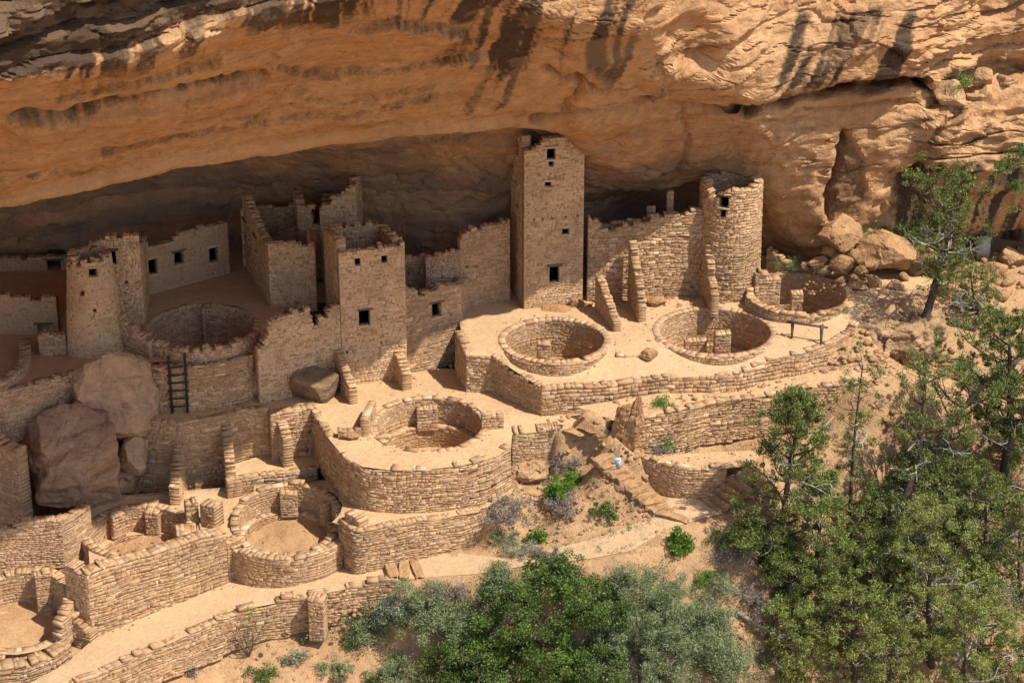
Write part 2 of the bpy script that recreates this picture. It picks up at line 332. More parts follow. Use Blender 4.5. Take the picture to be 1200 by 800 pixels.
# named shapes seen in the photograph: long joint in the overhang, leaning fissure and dark triangular recess on the right
def seg_d(x, y, ax, ay, bx, by):
    t = np.clip(((x - ax) * (bx - ax) + (y - ay) * (by - ay)) / ((bx - ax) ** 2 + (by - ay) ** 2), 0, 1)
    return np.hypot(x - ax - t * (bx - ax), y - ay - t * (by - ay))
PXX = 600 + FPX * X / ((Y - CY) * CP - (Z - CZ) * SP); PXY = 400 - FPX * ((Y - CY) * SP + (Z - CZ) * CP) / ((Y - CY) * CP - (Z - CZ) * SP)
vis = ROWS < 11.5
def groove(pts, wpx, depth):
    global disp
    d = np.full(X.shape, 1e9)
    for a, b in zip(pts, pts[1:]): d = np.minimum(d, seg_d(PXX, PXY, *a, *b))
    disp = disp - vis * np.exp(-(d / wpx) ** 2) * depth
PX0, PY0 = PXX, PXY
nz = fbm(P * .9 + 3, 3) * 7
PXX = PXX + nz; PXY = PXY + fbm(P * .9 + 13, 3) * 4
joint_shade = np.zeros(X.shape)  # painted shade of the joints: dark lines mixed into the varnish colour
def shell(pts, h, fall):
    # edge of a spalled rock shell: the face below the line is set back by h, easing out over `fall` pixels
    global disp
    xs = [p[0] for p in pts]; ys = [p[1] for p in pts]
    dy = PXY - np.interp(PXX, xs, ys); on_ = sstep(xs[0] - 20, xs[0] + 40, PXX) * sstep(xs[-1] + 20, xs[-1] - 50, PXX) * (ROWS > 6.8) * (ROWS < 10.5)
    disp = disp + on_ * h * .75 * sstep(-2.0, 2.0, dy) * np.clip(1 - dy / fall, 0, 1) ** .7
    global joint_shade
    joint_shade = np.maximum(joint_shade, on_ * np.exp(-(np.where(dy > 0, dy / 2.2, dy / 5.5)) ** 2) * min(1.0, .45 + h * .6))
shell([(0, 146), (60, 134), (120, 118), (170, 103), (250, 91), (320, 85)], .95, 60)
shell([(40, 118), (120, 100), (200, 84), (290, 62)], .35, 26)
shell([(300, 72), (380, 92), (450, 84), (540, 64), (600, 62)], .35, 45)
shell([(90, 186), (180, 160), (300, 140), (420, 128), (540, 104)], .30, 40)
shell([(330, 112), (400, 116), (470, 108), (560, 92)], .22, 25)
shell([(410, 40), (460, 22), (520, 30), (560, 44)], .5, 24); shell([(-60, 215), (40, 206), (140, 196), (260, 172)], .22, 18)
groove([(20, 140), (120, 118), (170, 104), (250, 92), (310, 86)], 4, .7)
groove([(1135, 112), (1095, 165), (1062, 205), (1035, 255), (1005, 300)], 7, .45)
sd = np.full(X.shape, 1e9)
sp_ = [(872, 133), (905, 121), (940, 112), (990, 105), (1040, 100), (1084, 97)]
for a_, b_ in zip(sp_, sp_[1:]): sd = np.minimum(sd, seg_d(PXX, PXY, *a_, *b_))
slot_in = vis * np.exp(-(sd / 4.5) ** 2) * 1.6; groove([(886, 143), (940, 133), (1000, 125), (1050, 119)], 2.6, .18)
groove([(990, 160), (985, 200), (972, 262)], 4, .5)
groove([(680, 92), (676, 110), (660, 128)], 4, .5); groove([(625, 142), (700, 132), (760, 128), (850, 130), (885, 122)], 4, .6); groove([(640, 80), (700, 108), (735, 106)], 3, .35)
groove([(800, 130), (805, 190), (790, 205)], 3, .2)
def poly_d(pts):
    d = np.full(X.shape, 1e9); c = np.zeros(X.shape, bool); j = len(pts) - 1
    for i in range(len(pts)):
        (xi, yi), (xj, yj) = pts[i], pts[j]; c ^= ((yi > PXY) != (yj > PXY)) & (PXX < (xj - xi) * (PXY - yi) / (yj - yi + 1e-9) + xi); d = np.minimum(d, seg_d(PXX, PXY, xi, yi, xj, yj)); j = i
    return np.where(c, d, -d)
tri = sstep(-2, 7, poly_d([(986, 147), (1001, 168), (1016, 192), (1020, 226), (1009, 258), (990, 262), (966, 258), (974, 215)])) * (ROWS < 5)
disp = disp - tri * .22
lump = lambda cx, cy, rx, ry: np.exp(-(((PXX - cx) / rx) ** 2 + ((PXY - cy) / ry) ** 2) ** 2)
disp = disp + vis * (lump(800, 95, 45, 18) * .55 + lump(985, 75, 60, 40) * .2 + lump(870, 70, 40, 50) * .25 - lump(815, 50, 30, 30) * .5)
disp = disp * sstep(13.9, 12.5, ROWS)
P2 = P + N * disp[..., None]
P2[..., 1] += slot_in
U_, V_ = P.shape[:2]
idx = np.arange(U_ * V_).reshape(U_, V_)
fq = np.stack([idx[:-1, :-1], idx[:-1, 1:], idx[1:, 1:], idx[1:, :-1]], -1).reshape(-1, 4)
cliff = mesh_np('cliff', P2.reshape(-1, 3), fq, M['cliff'], smooth=True, sharp=24)
tag(cliff, 'orange sandstone cliff overhanging the ruins, streaked with black desert varnish', 'cliff', kind='structure')
# desert varnish: dark run-off streaks down the face and along the rim; plus painted joint shade and a darker recess
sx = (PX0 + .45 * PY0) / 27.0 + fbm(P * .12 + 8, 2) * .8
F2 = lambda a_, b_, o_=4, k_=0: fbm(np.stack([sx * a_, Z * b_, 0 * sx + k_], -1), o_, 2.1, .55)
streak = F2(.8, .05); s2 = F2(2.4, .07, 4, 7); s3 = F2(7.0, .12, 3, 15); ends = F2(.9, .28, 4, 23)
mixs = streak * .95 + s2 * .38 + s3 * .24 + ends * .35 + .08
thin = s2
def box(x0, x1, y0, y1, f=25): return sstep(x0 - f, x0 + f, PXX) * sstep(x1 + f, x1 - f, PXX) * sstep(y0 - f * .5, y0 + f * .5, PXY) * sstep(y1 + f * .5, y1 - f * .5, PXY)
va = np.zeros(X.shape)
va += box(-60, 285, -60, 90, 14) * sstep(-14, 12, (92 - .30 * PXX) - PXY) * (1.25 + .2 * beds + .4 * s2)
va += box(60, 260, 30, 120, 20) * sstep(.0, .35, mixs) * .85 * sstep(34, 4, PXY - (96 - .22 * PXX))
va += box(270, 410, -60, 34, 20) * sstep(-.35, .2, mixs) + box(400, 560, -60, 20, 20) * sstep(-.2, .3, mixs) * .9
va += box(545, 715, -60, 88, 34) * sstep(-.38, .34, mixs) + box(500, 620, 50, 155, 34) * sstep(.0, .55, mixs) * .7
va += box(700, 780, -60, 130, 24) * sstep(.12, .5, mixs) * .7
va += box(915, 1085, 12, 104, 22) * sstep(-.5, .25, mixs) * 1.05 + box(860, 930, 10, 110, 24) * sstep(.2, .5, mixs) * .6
va += tri * .6 + box(1045, 1200, 192, 285, 14) * sstep(-.45, .1, s2 + .4 * s3)  # tri: the whole recess is coloured darker
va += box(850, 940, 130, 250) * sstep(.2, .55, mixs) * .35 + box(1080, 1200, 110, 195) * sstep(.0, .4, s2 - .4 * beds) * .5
va += joint_shade * (.75 + .5 * s2)
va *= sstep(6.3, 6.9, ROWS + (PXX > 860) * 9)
# smoke-blackened ceiling and back wall of the alcove
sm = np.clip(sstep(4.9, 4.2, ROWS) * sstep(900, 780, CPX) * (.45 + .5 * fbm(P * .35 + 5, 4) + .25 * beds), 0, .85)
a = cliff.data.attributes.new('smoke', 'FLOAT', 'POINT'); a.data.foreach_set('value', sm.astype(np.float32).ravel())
a = cliff.data.attributes.new('varnish', 'FLOAT', 'POINT'); a.data.foreach_set('value', np.clip(va, 0, 1).astype(np.float32).ravel())  # carries the varnish streaks together with the painted joint shade
cellr = _grad[worley(P * np.array((.3, .3, .5)) + fbm(P * .6 + 3, 3)[..., None] * .3, 91)[1], 2]
bl = np.clip(.28 * cellr * (ROWS > 4.5) + .45 * np.exp(-((ROWS - 5.6) / .45) ** 2) * sstep(460, 380, CPX) + sstep(.25, .6, streak) * sstep(8.6, 7.6, ROWS) * sstep(6.5, 7.2, ROWS) * .3 + (ledge * sstep(.1, .6, st)) * .3 * (CPX > 600), 0, 1)
a = cliff.data.attributes.new('bleach', 'FLOAT', 'POINT'); a.data.foreach_set('value', bl.astype(np.float32).ravel())

# ---------------------------------------------------------------- terrace floors
def inpoly(pts, x, y):
    c = np.zeros(np.shape(x), bool); j = len(pts) - 1
    for i in range(len(pts)):
        xi, yi, xj, yj = pts[i][0], pts[i][1], pts[j][0], pts[j][1]
        cnd = ((yi > y) != (yj > y)) & (x < (xj - xi) * (y - yi) / (yj - yi + 1e-12) + xi); c ^= cnd; j = i
    return c
def floor_sheet(name, poly, zf, mat, holes=(), d=.33, label=None, cat='ground', amp=.02):
    pts = [Vector((p[0], p[1])) for p in poly]; edges = [(i, (i + 1) % len(pts)) for i in range(len(pts))]
    for cx, cy, r in holes:
        n0 = len(pts); k = 40
        pts += [Vector((cx + r * math.cos(2 * math.pi * i / k), cy + r * math.sin(2 * math.pi * i / k))) for i in range(k)]
        edges += [(n0 + i, n0 + (i + 1) % k) for i in range(k)]
    xs = [p[0] for p in poly]; ys = [p[1] for p in poly]
    gx_, gy_ = np.meshgrid(np.arange(min(xs), max(xs), d), np.arange(min(ys), max(ys), d))
    gx_ = gx_.ravel() + .07 * _rng.normal(size=gx_.size); gy_ = gy_.ravel() + .07 * _rng.normal(size=gy_.size)
    ok = inpoly(poly, gx_, gy_)
    for cx, cy, r in holes: ok &= np.hypot(gx_ - cx, gy_ - cy) > r + .08
    pts += [Vector((a_, b_)) for a_, b_ in zip(gx_[ok], gy_[ok])]
    vv, ee, ff, *_ = delaunay_2d_cdt(pts, edges, [], 0, 1e-4)
    va_ = np.array([(v.x, v.y) for v in vv]); fa = np.array([f for f in ff if len(f) == 3])
    ce = va_[fa].mean(1); k = inpoly(poly, ce[:, 0], ce[:, 1])
    for cx, cy, r in holes: k &= np.hypot(ce[:, 0] - cx, ce[:, 1] - cy) > r * .995
    fa = fa[k]
    z = np.array([zf(x, y) for x, y in va_]) + fbm(np.stack([va_[:, 0], va_[:, 1], 0 * va_[:, 0]], -1) * .8, 3) * amp
    a_, b_, c_ = va_[fa[:, 0]], va_[fa[:, 1]], va_[fa[:, 2]]
    cw = (b_[:, 0] - a_[:, 0]) * (c_[:, 1] - a_[:, 1]) - (b_[:, 1] - a_[:, 1]) * (c_[:, 0] - a_[:, 0]) < 0
    fa[cw] = fa[cw][:, ::-1]
    o = mesh_np(name, np.column_stack([va_, z]), fa, mat, smooth=True)
    return tag(o, label, cat, kind='structure')

def zU(x, y): return -.6 * float(sstep(-.6, -2.6, y)) + .5 * float(sstep(10.5, 13.5, x) * sstep(1, 3, y))
def zD(x, y): return -2.0 + .2 * float(sstep(-4.6, -3.2, y))
zG = lambda x, y: .7
zGw = lambda x, y: .2
zLed = lambda x, y: -1.8
zE = lambda x, y: -4.7 + .8 * float(sstep(-11.5, -5.5, x)) 
def zP(x, y): return float(np.interp(x, [-22, -16, -12, -6.5, -4.0, -1.5, 3, 5.5, 7], [-7.4, -6.75, -6.35, -5.85, -5.65, -5.35, -4.75, -4.35, -4.25]))
KC = on(650, 398, zU); KB = on(838, 388, zU); KA = G(937, 344, .5); KD = G(503, 499, -2.0); KE = G(336, 600, -4.2); KG = G(236, 381, .7); KF = G(163, 628, -4.9)
U = lambda px, py: on(px, py, zU)
front_U = [U(546, 417), U(577, 422), U(635, 455), U(720, 449), U(800, 442), U(857, 439), U(905, 427), U(940, 414), U(985, 398), U(1004, 384)]
polyU = front_U + [U(1012, 362), U(1050, 350), U(1110, 337), (16.2, 8.8), (-1.0, 9.2), U(533, 350)]
floor_sheet('terrace', polyU, zU, M['floor'], [(KC[0], KC[1], 2.25), (KB[0], KB[1], 2.55), (KA[0], KA[1], 2.2)], label='pale packed earth terrace around the three upper kivas')
D_ = lambda px, py: on(px, py, zD)
frontD = [D_(365, 480), D_(374, 496), D_(386, 515), D_(402, 534), D_(425, 547), D_(460, 551), D_(500, 550), D_(540, 546), D_(575, 537), D_(599, 524)]
polyD = frontD + [D_(600, 509), D_(658, 504), D_(692, 498), D_(690, 485), D_(700, 455), (2.2, 1.0), (-3, 1.2), (-8.5, -.5), D_(345, 474)]
floor_sheet('terrace', polyD, zD, M['floor'], [(KD[0], KD[1], 2.3)], label='pale packed earth terrace around the middle kiva')
# left: courtyard behind the shaded kiva, its walkway, the ledge below
polyG = [G(60, 440, .2)[:2], G(140, 428, .2)[:2], G(163, 413, .7)[:2], G(310, 402, .7)[:2], (-9.6, 2.2), (-6, 3), (-5, 8.8), (-26, 9), (-26, -2), G(20, 452, .2)[:2]]
floor_sheet('courtyard', polyG, lambda x, y: (.05 if x < -18.2 and y < .95 else .7) if y > -.2 else (.05 if x < -18.2 else .7 - .5 * float(sstep(-.2, -1.2, y))), M['dust'], [(KG[0], KG[1], 2.35)], label='shaded dusty courtyard behind the left kiva')
E_ = lambda px, py: on(px, py, zE)
polyE = [G(105, 660, -4.7)[:2], G(100, 600, -4.7)[:2], (-18, -5.2), (-6.8, -4.6), G(372, 530, -3.9)[:2], G(400, 575, -3.9)[:2], G(430, 583, -3.9)[:2], G(500, 588, -3.9)[:2], G(605, 556, -3.9)[:2], G(612, 575, -4.0)[:2], G(560, 600, -3.9)[:2], G(480, 613, -3.9)[:2], G(418, 622, -3.9)[:2], G(402, 616, -4.0)[:2], (KE[0] + .5, KE[1]), (KE[0] - .6, KE[1]), G(283, 612, -4.3)[:2], G(265, 626, -4.5)[:2], G(180, 650, -4.6)[:2]]
floor_sheet('courtyard', polyE, zE, M['floor'], [(KE[0], KE[1], 2.2), (KF[0], KF[1], 1.95)], label='sunlit earth court around the two lowest kivas')
P_ = lambda px, py: on(px, py, zP)
polyP = [P_(20, 842), P_(99, 797), P_(168, 767), P_(255, 729), P_(300, 711), P_(360, 699), P_(420, 687), P_(470, 680), P_(500, 676), P_(560, 672), P_(620, 662), P_(690, 655), P_(740, 645), P_(785, 618), P_(850, 600), P_(835, 583), P_(786, 580), P_(765, 606), P_(700, 630), P_(600, 655), P_(540, 648), P_(500, 648), P_(415, 652), P_(300, 662), P_(265, 682), P_(190, 712), P_(110, 747), P_(80, 775), P_(-40, 842)]
floor_sheet('path', polyP, zP, M['path'], label='worn earth path winding below the ruins', cat='path')
# lower platform and ledges on the right
polyW = [G(741, 531, -2.9)[:2], G(770, 541, -2.9)[:2], G(800, 548, -2.9)[:2], G(852, 549, -2.9)[:2], G(880, 545, -2.9)[:2], G(905, 520, -2.9)[:2], (13.5, -4.0), (5.5, -4.8)]
floor_sheet('terrace', polyW, lambda x, y: -2.9, M['dust'], label='bare earth platform between two curved retaining walls')
def zS(x, y): return float(np.interp(y, [-5.6, -4.0], [-1.75, -1.3])) + .35 * float(sstep(8, 14, x))
S_ = lambda px, py: on(px, py, zS)
polyS = [S_(733, 497), S_(750, 489), S_(800, 480), S_(832, 472), S_(890, 466), S_(950, 455), S_(1005, 449), S_(1060, 440), (16.5, -.8), (13, -.4), (2.6, -3.6)]
floor_sheet('terrace', polyS, zS, M['dust'], label='sloping dusty ledge under the upper retaining wall', amp=.05)

# ---------------------------------------------------------------- terrain (one sheet to the horizon)
tp = [(40, 800, -7.5), (150, 795, -7.9), (250, 765, -7.9), (350, 740, -7.6), (300, 810, -8.8), (450, 720, -7.1), (450, 800, -9.0), (530, 700, -6.6), (600, 740, -7.4), (600, 800, -9.2),
      (620, 672, -5.7), (700, 690, -6.0), (700, 650, -5.0), (760, 670, -5.6), (790, 625, -4.55), (750, 800, -9.2), (850, 700, -6.6), (870, 640, -5.2), (820, 590, -4.5), (950, 600, -4.9), (880, 590, -4.5),
      (1000, 540, -3.9), (980, 490, -3.1), (1060, 470, -2.7), (1150, 430, -1.7), (1210, 400, -1), (1050, 410, -1.2), (1100, 365, .0), (1130, 330, .3), (1210, 330, .4), (1180, 296, .3),
      (1100, 600, -5.5), (1210, 560, -4.5), (1000, 700, -7.6), (1150, 690, -7.8), (1000, 810, -10.4), (1210, 800, -10.5), (900, 800, -9.8),
      (600, 555, -4.0), (650, 545, -3.6), (690, 535, -3.1), (735, 575, -3.7), (760, 605, -4.4), (600, 610, -5.0), (640, 630, -4.9), (690, 610, -4.2), (560, 630, -5.4), (540, 640, -5.6), (660, 580, -3.9), (620, 580, -4.3),
      (860, 520, -3.3), (800, 500, -2.9), (930, 470, -2.5)]
C3 = [G(*q) for q in tp]
C3 += [(-30, -14, -6), (-24, -9, -6), (-19, -5, -6.2), (-14, -9, -6.0), (-9, -7, -5.6), (-5, -4, -5), (-2, -3, -4.6), (2, 0, -4), (6, 2, -3.6), (10, 3, -3), (14, 5, -2.2), (-14, 6, -4), (-4, 8, -3.4), (4, 8, -3), (10, 9, -1.5), (17, 9, .3), (22, 10, .4), (30, 8, .4), (30, 0, -1),
       (-30, -26, -12), (-10, -27, -15), (5, -27, -15.5), (20, -27, -15), (32, -24, -13), (-30, -45, -30), (0, -45, -32), (30, -45, -30), (-30, 8, -4), (0, -20, -11.3), (-14, -21, -11.2), (12, -20, -11.5), (24, -17, -9.8)]
C3 = np.array(C3); A2 = C3[:, :2]
d2 = np.linalg.norm(A2[:, None] - A2[None], axis=2)
phi = lambda r: r
K = phi(d2) + np.eye(len(A2)) * -.15
Pm = np.hstack([np.ones((len(A2), 1)), A2]); S = np.block([[K, Pm], [Pm.T, np.zeros((3, 3))]])
sol = np.linalg.solve(S, np.concatenate([C3[:, 2], np.zeros(3)])); wts, lin = sol[:-3], sol[-3:]
def rbf(q):
    q = np.asarray(q, float); out = np.zeros(q.shape[:-1])
    for i in range(len(A2)): out += wts[i] * np.linalg.norm(q - A2[i], axis=-1)
    return out + lin[0] + q @ lin[1:]
def terr(q, rough=True):
    q = np.asarray(q, float); z = rbf(q)
    cl = np.maximum(np.maximum(np.abs(q[..., 0]) - 34, 0), np.maximum(np.maximum(-46 - q[..., 1], 0), np.maximum(q[..., 1] - 14, 0)))
    z = np.where(cl > 0, np.clip(z, -34, 2.5) * np.exp(-cl / 60) + (1 - np.exp(-cl / 60)) * np.where(q[..., 1] > 0, -4, -34), np.maximum(z, -34))
    if rough:
        p3 = np.concatenate([q, 0 * q[..., :1]], -1)
        z = z + fbm(p3 * .35, 4) * .16 + fbm(p3 * 1.5 + 4, 4) * .07 * 1.2
    return z
def zT(x, y): return float(terr(np.array([x, y]), False))
def axis_pts(lo, hi, d, far):
    a = list(np.arange(lo, hi + d / 2, d)); s = d
    x = hi
    while x < far: s *= 1.35; x += s; a.append(x)
    x = lo; s = d
    while x > -far: s *= 1.35; x -= s; a.insert(0, x)
    return np.array(a)
ax = axis_pts(-27, 28, .17, 1500); ay = axis_pts(-23, 12, .17, 1500)
gx, gy = np.meshgrid(ax, ay, indexing='ij'); Q = np.stack([gx, gy], -1)
tz = terr(Q)
def with_z(pts, zf): return [(p[0], p[1], zf(p[0], p[1])) for p in pts]
W9 = lambda x, y: -2.9
OPEN = [(with_z([S_(1005, 449), S_(1060, 440), (16.5, -.8), (13, -.4)], zS), 1.6), (with_z([G(875, 545, -2.9), G(905, 520, -2.9), (13.5, -4.0), (11.5, -3.6)], W9), 1.5),
        (with_z([U(1004, 384), U(1012, 362), U(1050, 350), U(1110, 337), (16.2, 8.8)], zU), 1.6),
        (with_z([P_(480, 679), P_(560, 672), P_(620, 662), P_(690, 655), P_(740, 645), P_(785, 618), P_(850, 600)], zP), 1.0),
        (with_z([P_(835, 583), P_(786, 580), P_(765, 606), P_(700, 630), P_(600, 655), P_(540, 648)], zP), .9),
        (with_z([G(605, 556, -3.9), G(612, 575, -4.0), G(585, 592, -3.9)], zE), .8), (with_z([D_(660, 503), D_(692, 498)], zD), .45),
        (with_z([D_(692, 498), S_(733, 500)], zS), .5), (with_z([G(741, 531, -2.9), G(735, 520, -2.6)], lambda x, y: -2.8), .7), ([(S_(708, 520)[0], S_(708, 520)[1], -2.75), (*G(779, 600, -4.3)[:2], -4.6)], .65)]
for line, rad in OPEN:
    bd = np.full(gx.shape, 1e9); bz = np.zeros(gx.shape)
    for a_, b_ in zip(line, line[1:]):
        ex, ey = b_[0] - a_[0], b_[1] - a_[1]; tt = np.clip(((gx - a_[0]) * ex + (gy - a_[1]) * ey) / (ex * ex + ey * ey + 1e-9), 0, 1)
        dd = np.hypot(gx - a_[0] - tt * ex, gy - a_[1] - tt * ey); k = dd < bd; bd = np.where(k, dd, bd); bz = np.where(k, a_[2] + (b_[2] - a_[2]) * tt, bz)
    ww_ = sstep(rad * 1.6, .25, bd); tz = tz + (bz - .015 - tz) * ww_
ii = np.arange(gx.size).reshape(gx.shape)
tf = np.stack([ii[:-1, :-1], ii[1:, :-1], ii[1:, 1:], ii[:-1, 1:]], -1).reshape(-1, 4)
ground = mesh_np('ground', np.stack([gx, gy, tz], -1).reshape(-1, 3), tf, M['slope'], smooth=True)
tag(ground, 'steep orange canyon soil falling away below the ruins', 'ground', kind='structure')


# ================================================================ MASONRY
rnd = random.Random(11)
class Stones:
    """collects roughly dressed blocks (16 corners each) and plain core boxes for one mesh"""
    T = [(0, 1, 2, 3), (0, 4, 5, 1), (1, 5, 6, 2), (2, 6, 7, 3), (3, 7, 4, 0), (4, 8, 9, 5), (5, 9, 10, 6), (6, 10, 11, 7), (7, 11, 8, 4), (8, 12, 13, 9), (9, 13, 14, 10), (10, 14, 15, 11), (11, 15, 12, 8), (15, 14, 13, 12)]
    B = [(0, 1, 2, 3), (0, 4, 5, 1), (1, 5, 6, 2), (2, 6, 7, 3), (3, 7, 4, 0), (7, 6, 5, 4)]
    def __init__(s): s.v = []; s.f = []; s.m = []
    def block(s, fr, s0, s1, z0, z1, t0, t1, j, mat=0, proud=.03):
        """fr(s, t, z) -> xyz; a block between along-wall s0..s1, height z0..z1, depth t0..t1 (t0 = outer face)"""
        n = len(s.v); c = min(.011, (z1 - z0) * .16, (s1 - s0) * .16); r = rnd.uniform
        pf, pb = r(-proud, proud), r(-proud, proud); tilt = r(-1, 1) * proud * .5
        z0 += r(-j, j) * .5; z1 += r(-j, j) * .5
        for t, cc in ((t0 - pf, c), (t0 - pf + c * .9, 0), (t1 + pb - c * .9, 0), (t1 + pb, c)):
            for a, bz, k in ((s0 + cc, z0 + cc, -1), (s1 - cc, z0 + cc, 1), (s1 - cc, z1 - cc, 1), (s0 + cc, z1 - cc, -1)):
                s.v.append(fr(a + r(-j, j), t + (tilt * k if cc else 0) + r(-j, j) * .5, bz + r(-j, j)))
        for q in s.T: s.f.append(tuple(n + i for i in q)); s.m.append(mat)
    def core(s, fr, s0, s1, z0, z1, t0, t1, mat=1):
        n = len(s.v)
        k = max(1, int((s1 - s0) / .35))
        for i in range(k):
            a, b = s0 + (s1 - s0) * i / k, s0 + (s1 - s0) * (i + 1) / k; n = len(s.v)
            for t in (t0, t1):
                for x, z in ((a, z0), (b, z0), (b, z1), (a, z1)): s.v.append(fr(x, t, z))
            for q in s.B: s.f.append(tuple(n + i for i in q)); s.m.append(mat)
    def build(s, name, mats, parent=None, label=None):
        if not s.v: return None
        o = mesh_np(name, s.v, s.f, mats, parent, s.m)
        return tag(o, label)
STY = dict(lit=(.088, (.11, .42), .010, .012, 'lit'), house=(.082, (.12, .30), .006, .009, 'house'), dark=(.086, (.12, .32), .010, .014, 'dark'),
           rough=(.096, (.11, .46), .015, .018, 'lit'), fine=(.085, (.12, .30), .008, .012, 'lit'), smooth=(.10, (.15, .4), .005, .006, 'plaster'))
def follow(pts, zf, dz=0.03):
    c = [0.0]
    for p, q in zip(pts, pts[1:]): c.append(c[-1] + math.hypot(q[0] - p[0], q[1] - p[1]))
    zs = [zf(p[0], p[1]) + dz for p in pts]; xs = [x / c[-1] for x in c]
    return lambda f: float(np.interp(f, xs, zs))
def lay(S, fr, L, base, top, th, holes=(), style='lit', s_start=0.0, rag=.05, back=True):
    """lay courses along s in [s_start, L]; base/top are functions of s; holes = (s0, s1, z0, z1)"""
    ch, (l0, l1), j, pr, _ = STY[style]
    p1_, p2_, wa = rnd.uniform(0, 6), rnd.uniform(0, 6), ch * {'rough': .34, 'lit': .26, 'dark': .22}.get(style, .1); f0 = fr
    fr = lambda s, t, z: f0(s, t, z + wa * (math.sin(s * 1.9 + z * 1.3 + p1_) + .6 * math.sin(s * 4.7 - z * 2.1 + p2_)))
    ss = np.linspace(s_start, L, 24); zb = min(base(x) for x in ss); zt = max(top(x) for x in ss)
    z = zb - .12
    while z < zt:
        h = ch * rnd.choice((.5, .7, .85, 1.0, 1.1, 1.35, 1.8)); z1 = z + h; zm = z + h * .5
        s = s_start - 0.0; s += 0
        first = True; run = None
        while s < L - .02:
            l = (l0 + (l1 - l0) * rnd.random() ** 1.6) * (rnd.uniform(.5, .9) if first else 1); first = False
            if th <= .36 and zm > top(min(s + l * .5, L)) - 1.3 * ch: l *= rnd.uniform(1.0, 2.0)
            e = min(s + l, L)
            if L - e < l0 * .45: e = L
            # clip against holes
            hit = None
            for h0, h1, hz0, hz1 in holes:
                if hz0 < zm < hz1 and e > h0 and s < h1: hit = (h0, h1)
            nxt = e
            if hit:
                if s >= hit[0] - .01: s = max(hit[1], s + .001); continue
                e = hit[0]; nxt = hit[1]
            m = .5 * (s + e)
            if e - s > .03 and zm < top(m) + rnd.uniform(-rag, rag) and z1 > base(m) - .1:
                zz1 = z1
                g = .002 + j * .12
                jj = min(j, (e - s) * .12)
                if th > .3 and zm > top(m) - 2.2 * ch:
                    tm = th * rnd.uniform(.32, .68); k = rnd.random()
                    S.block(fr, s + g, e - g, z + g * .8, zz1 - g * .5 - rnd.choice((0, 0, .02, .05)), 0, tm - g, jj, 0, pr)
                    if k < .5: S.block(fr, s + g, e - g, z + g * .8, zz1 - g * .5 - rnd.choice((0, 0, .02, .05)), tm + g, th, jj, 0, pr)
                    else:
                        sm = s + (e - s) * rnd.uniform(.35, .65); S.block(fr, s + g, sm - g, z + g * .8, zz1 - g * .5, tm + g, th, jj, 0, pr); S.block(fr, sm + g, e - g, z + g * .8, zz1 - g - rnd.choice((0, .03)), tm + g, th, jj, 0, pr)
                else: S.block(fr, s + g, e - g, z + g * .8, zz1 - g * .5, 0, th, jj, 0, pr)
                ins = max(.006, pr * .4)
                S.core(fr, s, e, z, zz1 - .012, ins, th - ins)
            s = nxt
        z = z1
def straight(a, b, batter=0.0, z0=0.0):
    dx, dy = b[0] - a[0], b[1] - a[1]; L = math.hypot(dx, dy); dx /= L; dy /= L
    def fr(s, t, z):
        t = t + batter * (z - z0)
        return (a[0] + dx * s - dy * t, a[1] + dy * s + dx * t, z)
    return fr, L
def curve(pts, closed=False, smooth=6, batter=0.0, z0=0.0):
    """frame along a Catmull-Rom curve through XY points (depth grows to the left of travel)"""
    Pp = [np.array(p[:2], float) for p in pts]; n = len(Pp); out = []
    if closed: rng = range(n)
    else: rng = range(n - 1)
    for i in rng:
        g = (lambda k: Pp[k % n]) if closed else (lambda k: Pp[min(max(k, 0), n - 1)])
        p0, p1, p2, p3 = g(i - 1), g(i), g(i + 1), g(i + 2)
        for u in np.arange(smooth) / smooth:
            out.append(.5 * (2 * p1 + (p2 - p0) * u + (2 * p0 - 5 * p1 + 4 * p2 - p3) * u * u + (3 * p1 - p0 - 3 * p2 + p3) * u ** 3))
    out.append(Pp[0] if closed else Pp[-1]); A = np.array(out)
    seg = np.linalg.norm(np.diff(A, axis=0), axis=1); cum = np.concatenate([[0], np.cumsum(seg)])
    T = np.gradient(A, axis=0); T /= np.linalg.norm(T, axis=1)[:, None]
    if closed: T[0] = T[-1] = (T[0] + T[-1]) / np.linalg.norm(T[0] + T[-1])
    cumL, AX, AY, TX, TY = cum.tolist(), A[:, 0].tolist(), A[:, 1].tolist(), T[:, 0].tolist(), T[:, 1].tolist()
    import bisect
    def fr(s, t, z):
        t = t + batter * (z - z0)
        i = min(max(bisect.bisect_right(cumL, s) - 1, 0), len(cumL) - 2); u = (s - cumL[i]) / (cumL[i + 1] - cumL[i] + 1e-9)
        x = AX[i] + (AX[i + 1] - AX[i]) * u; y = AY[i] + (AY[i + 1] - AY[i]) * u
        tx = TX[i] + (TX[i + 1] - TX[i]) * u; ty = TY[i] + (TY[i + 1] - TY[i]) * u; k = math.hypot(tx, ty)
        return (x - ty / k * t, y + tx / k * t, z)
    return fr, cumL[-1]
def arc(cx, cy, r, a0, a1, n=28, ry=None):
    ry = ry or r
    return [(cx + r * math.cos(R(a0 + (a1 - a0) * i / n)), cy + ry * math.sin(R(a0 + (a1 - a0) * i / n))) for i in range(n + 1)]
def pw(pts):
    xs = [p[0] for p in pts]; zs = [p[1] for p in pts]
    return lambda s: float(np.interp(s, xs, zs))
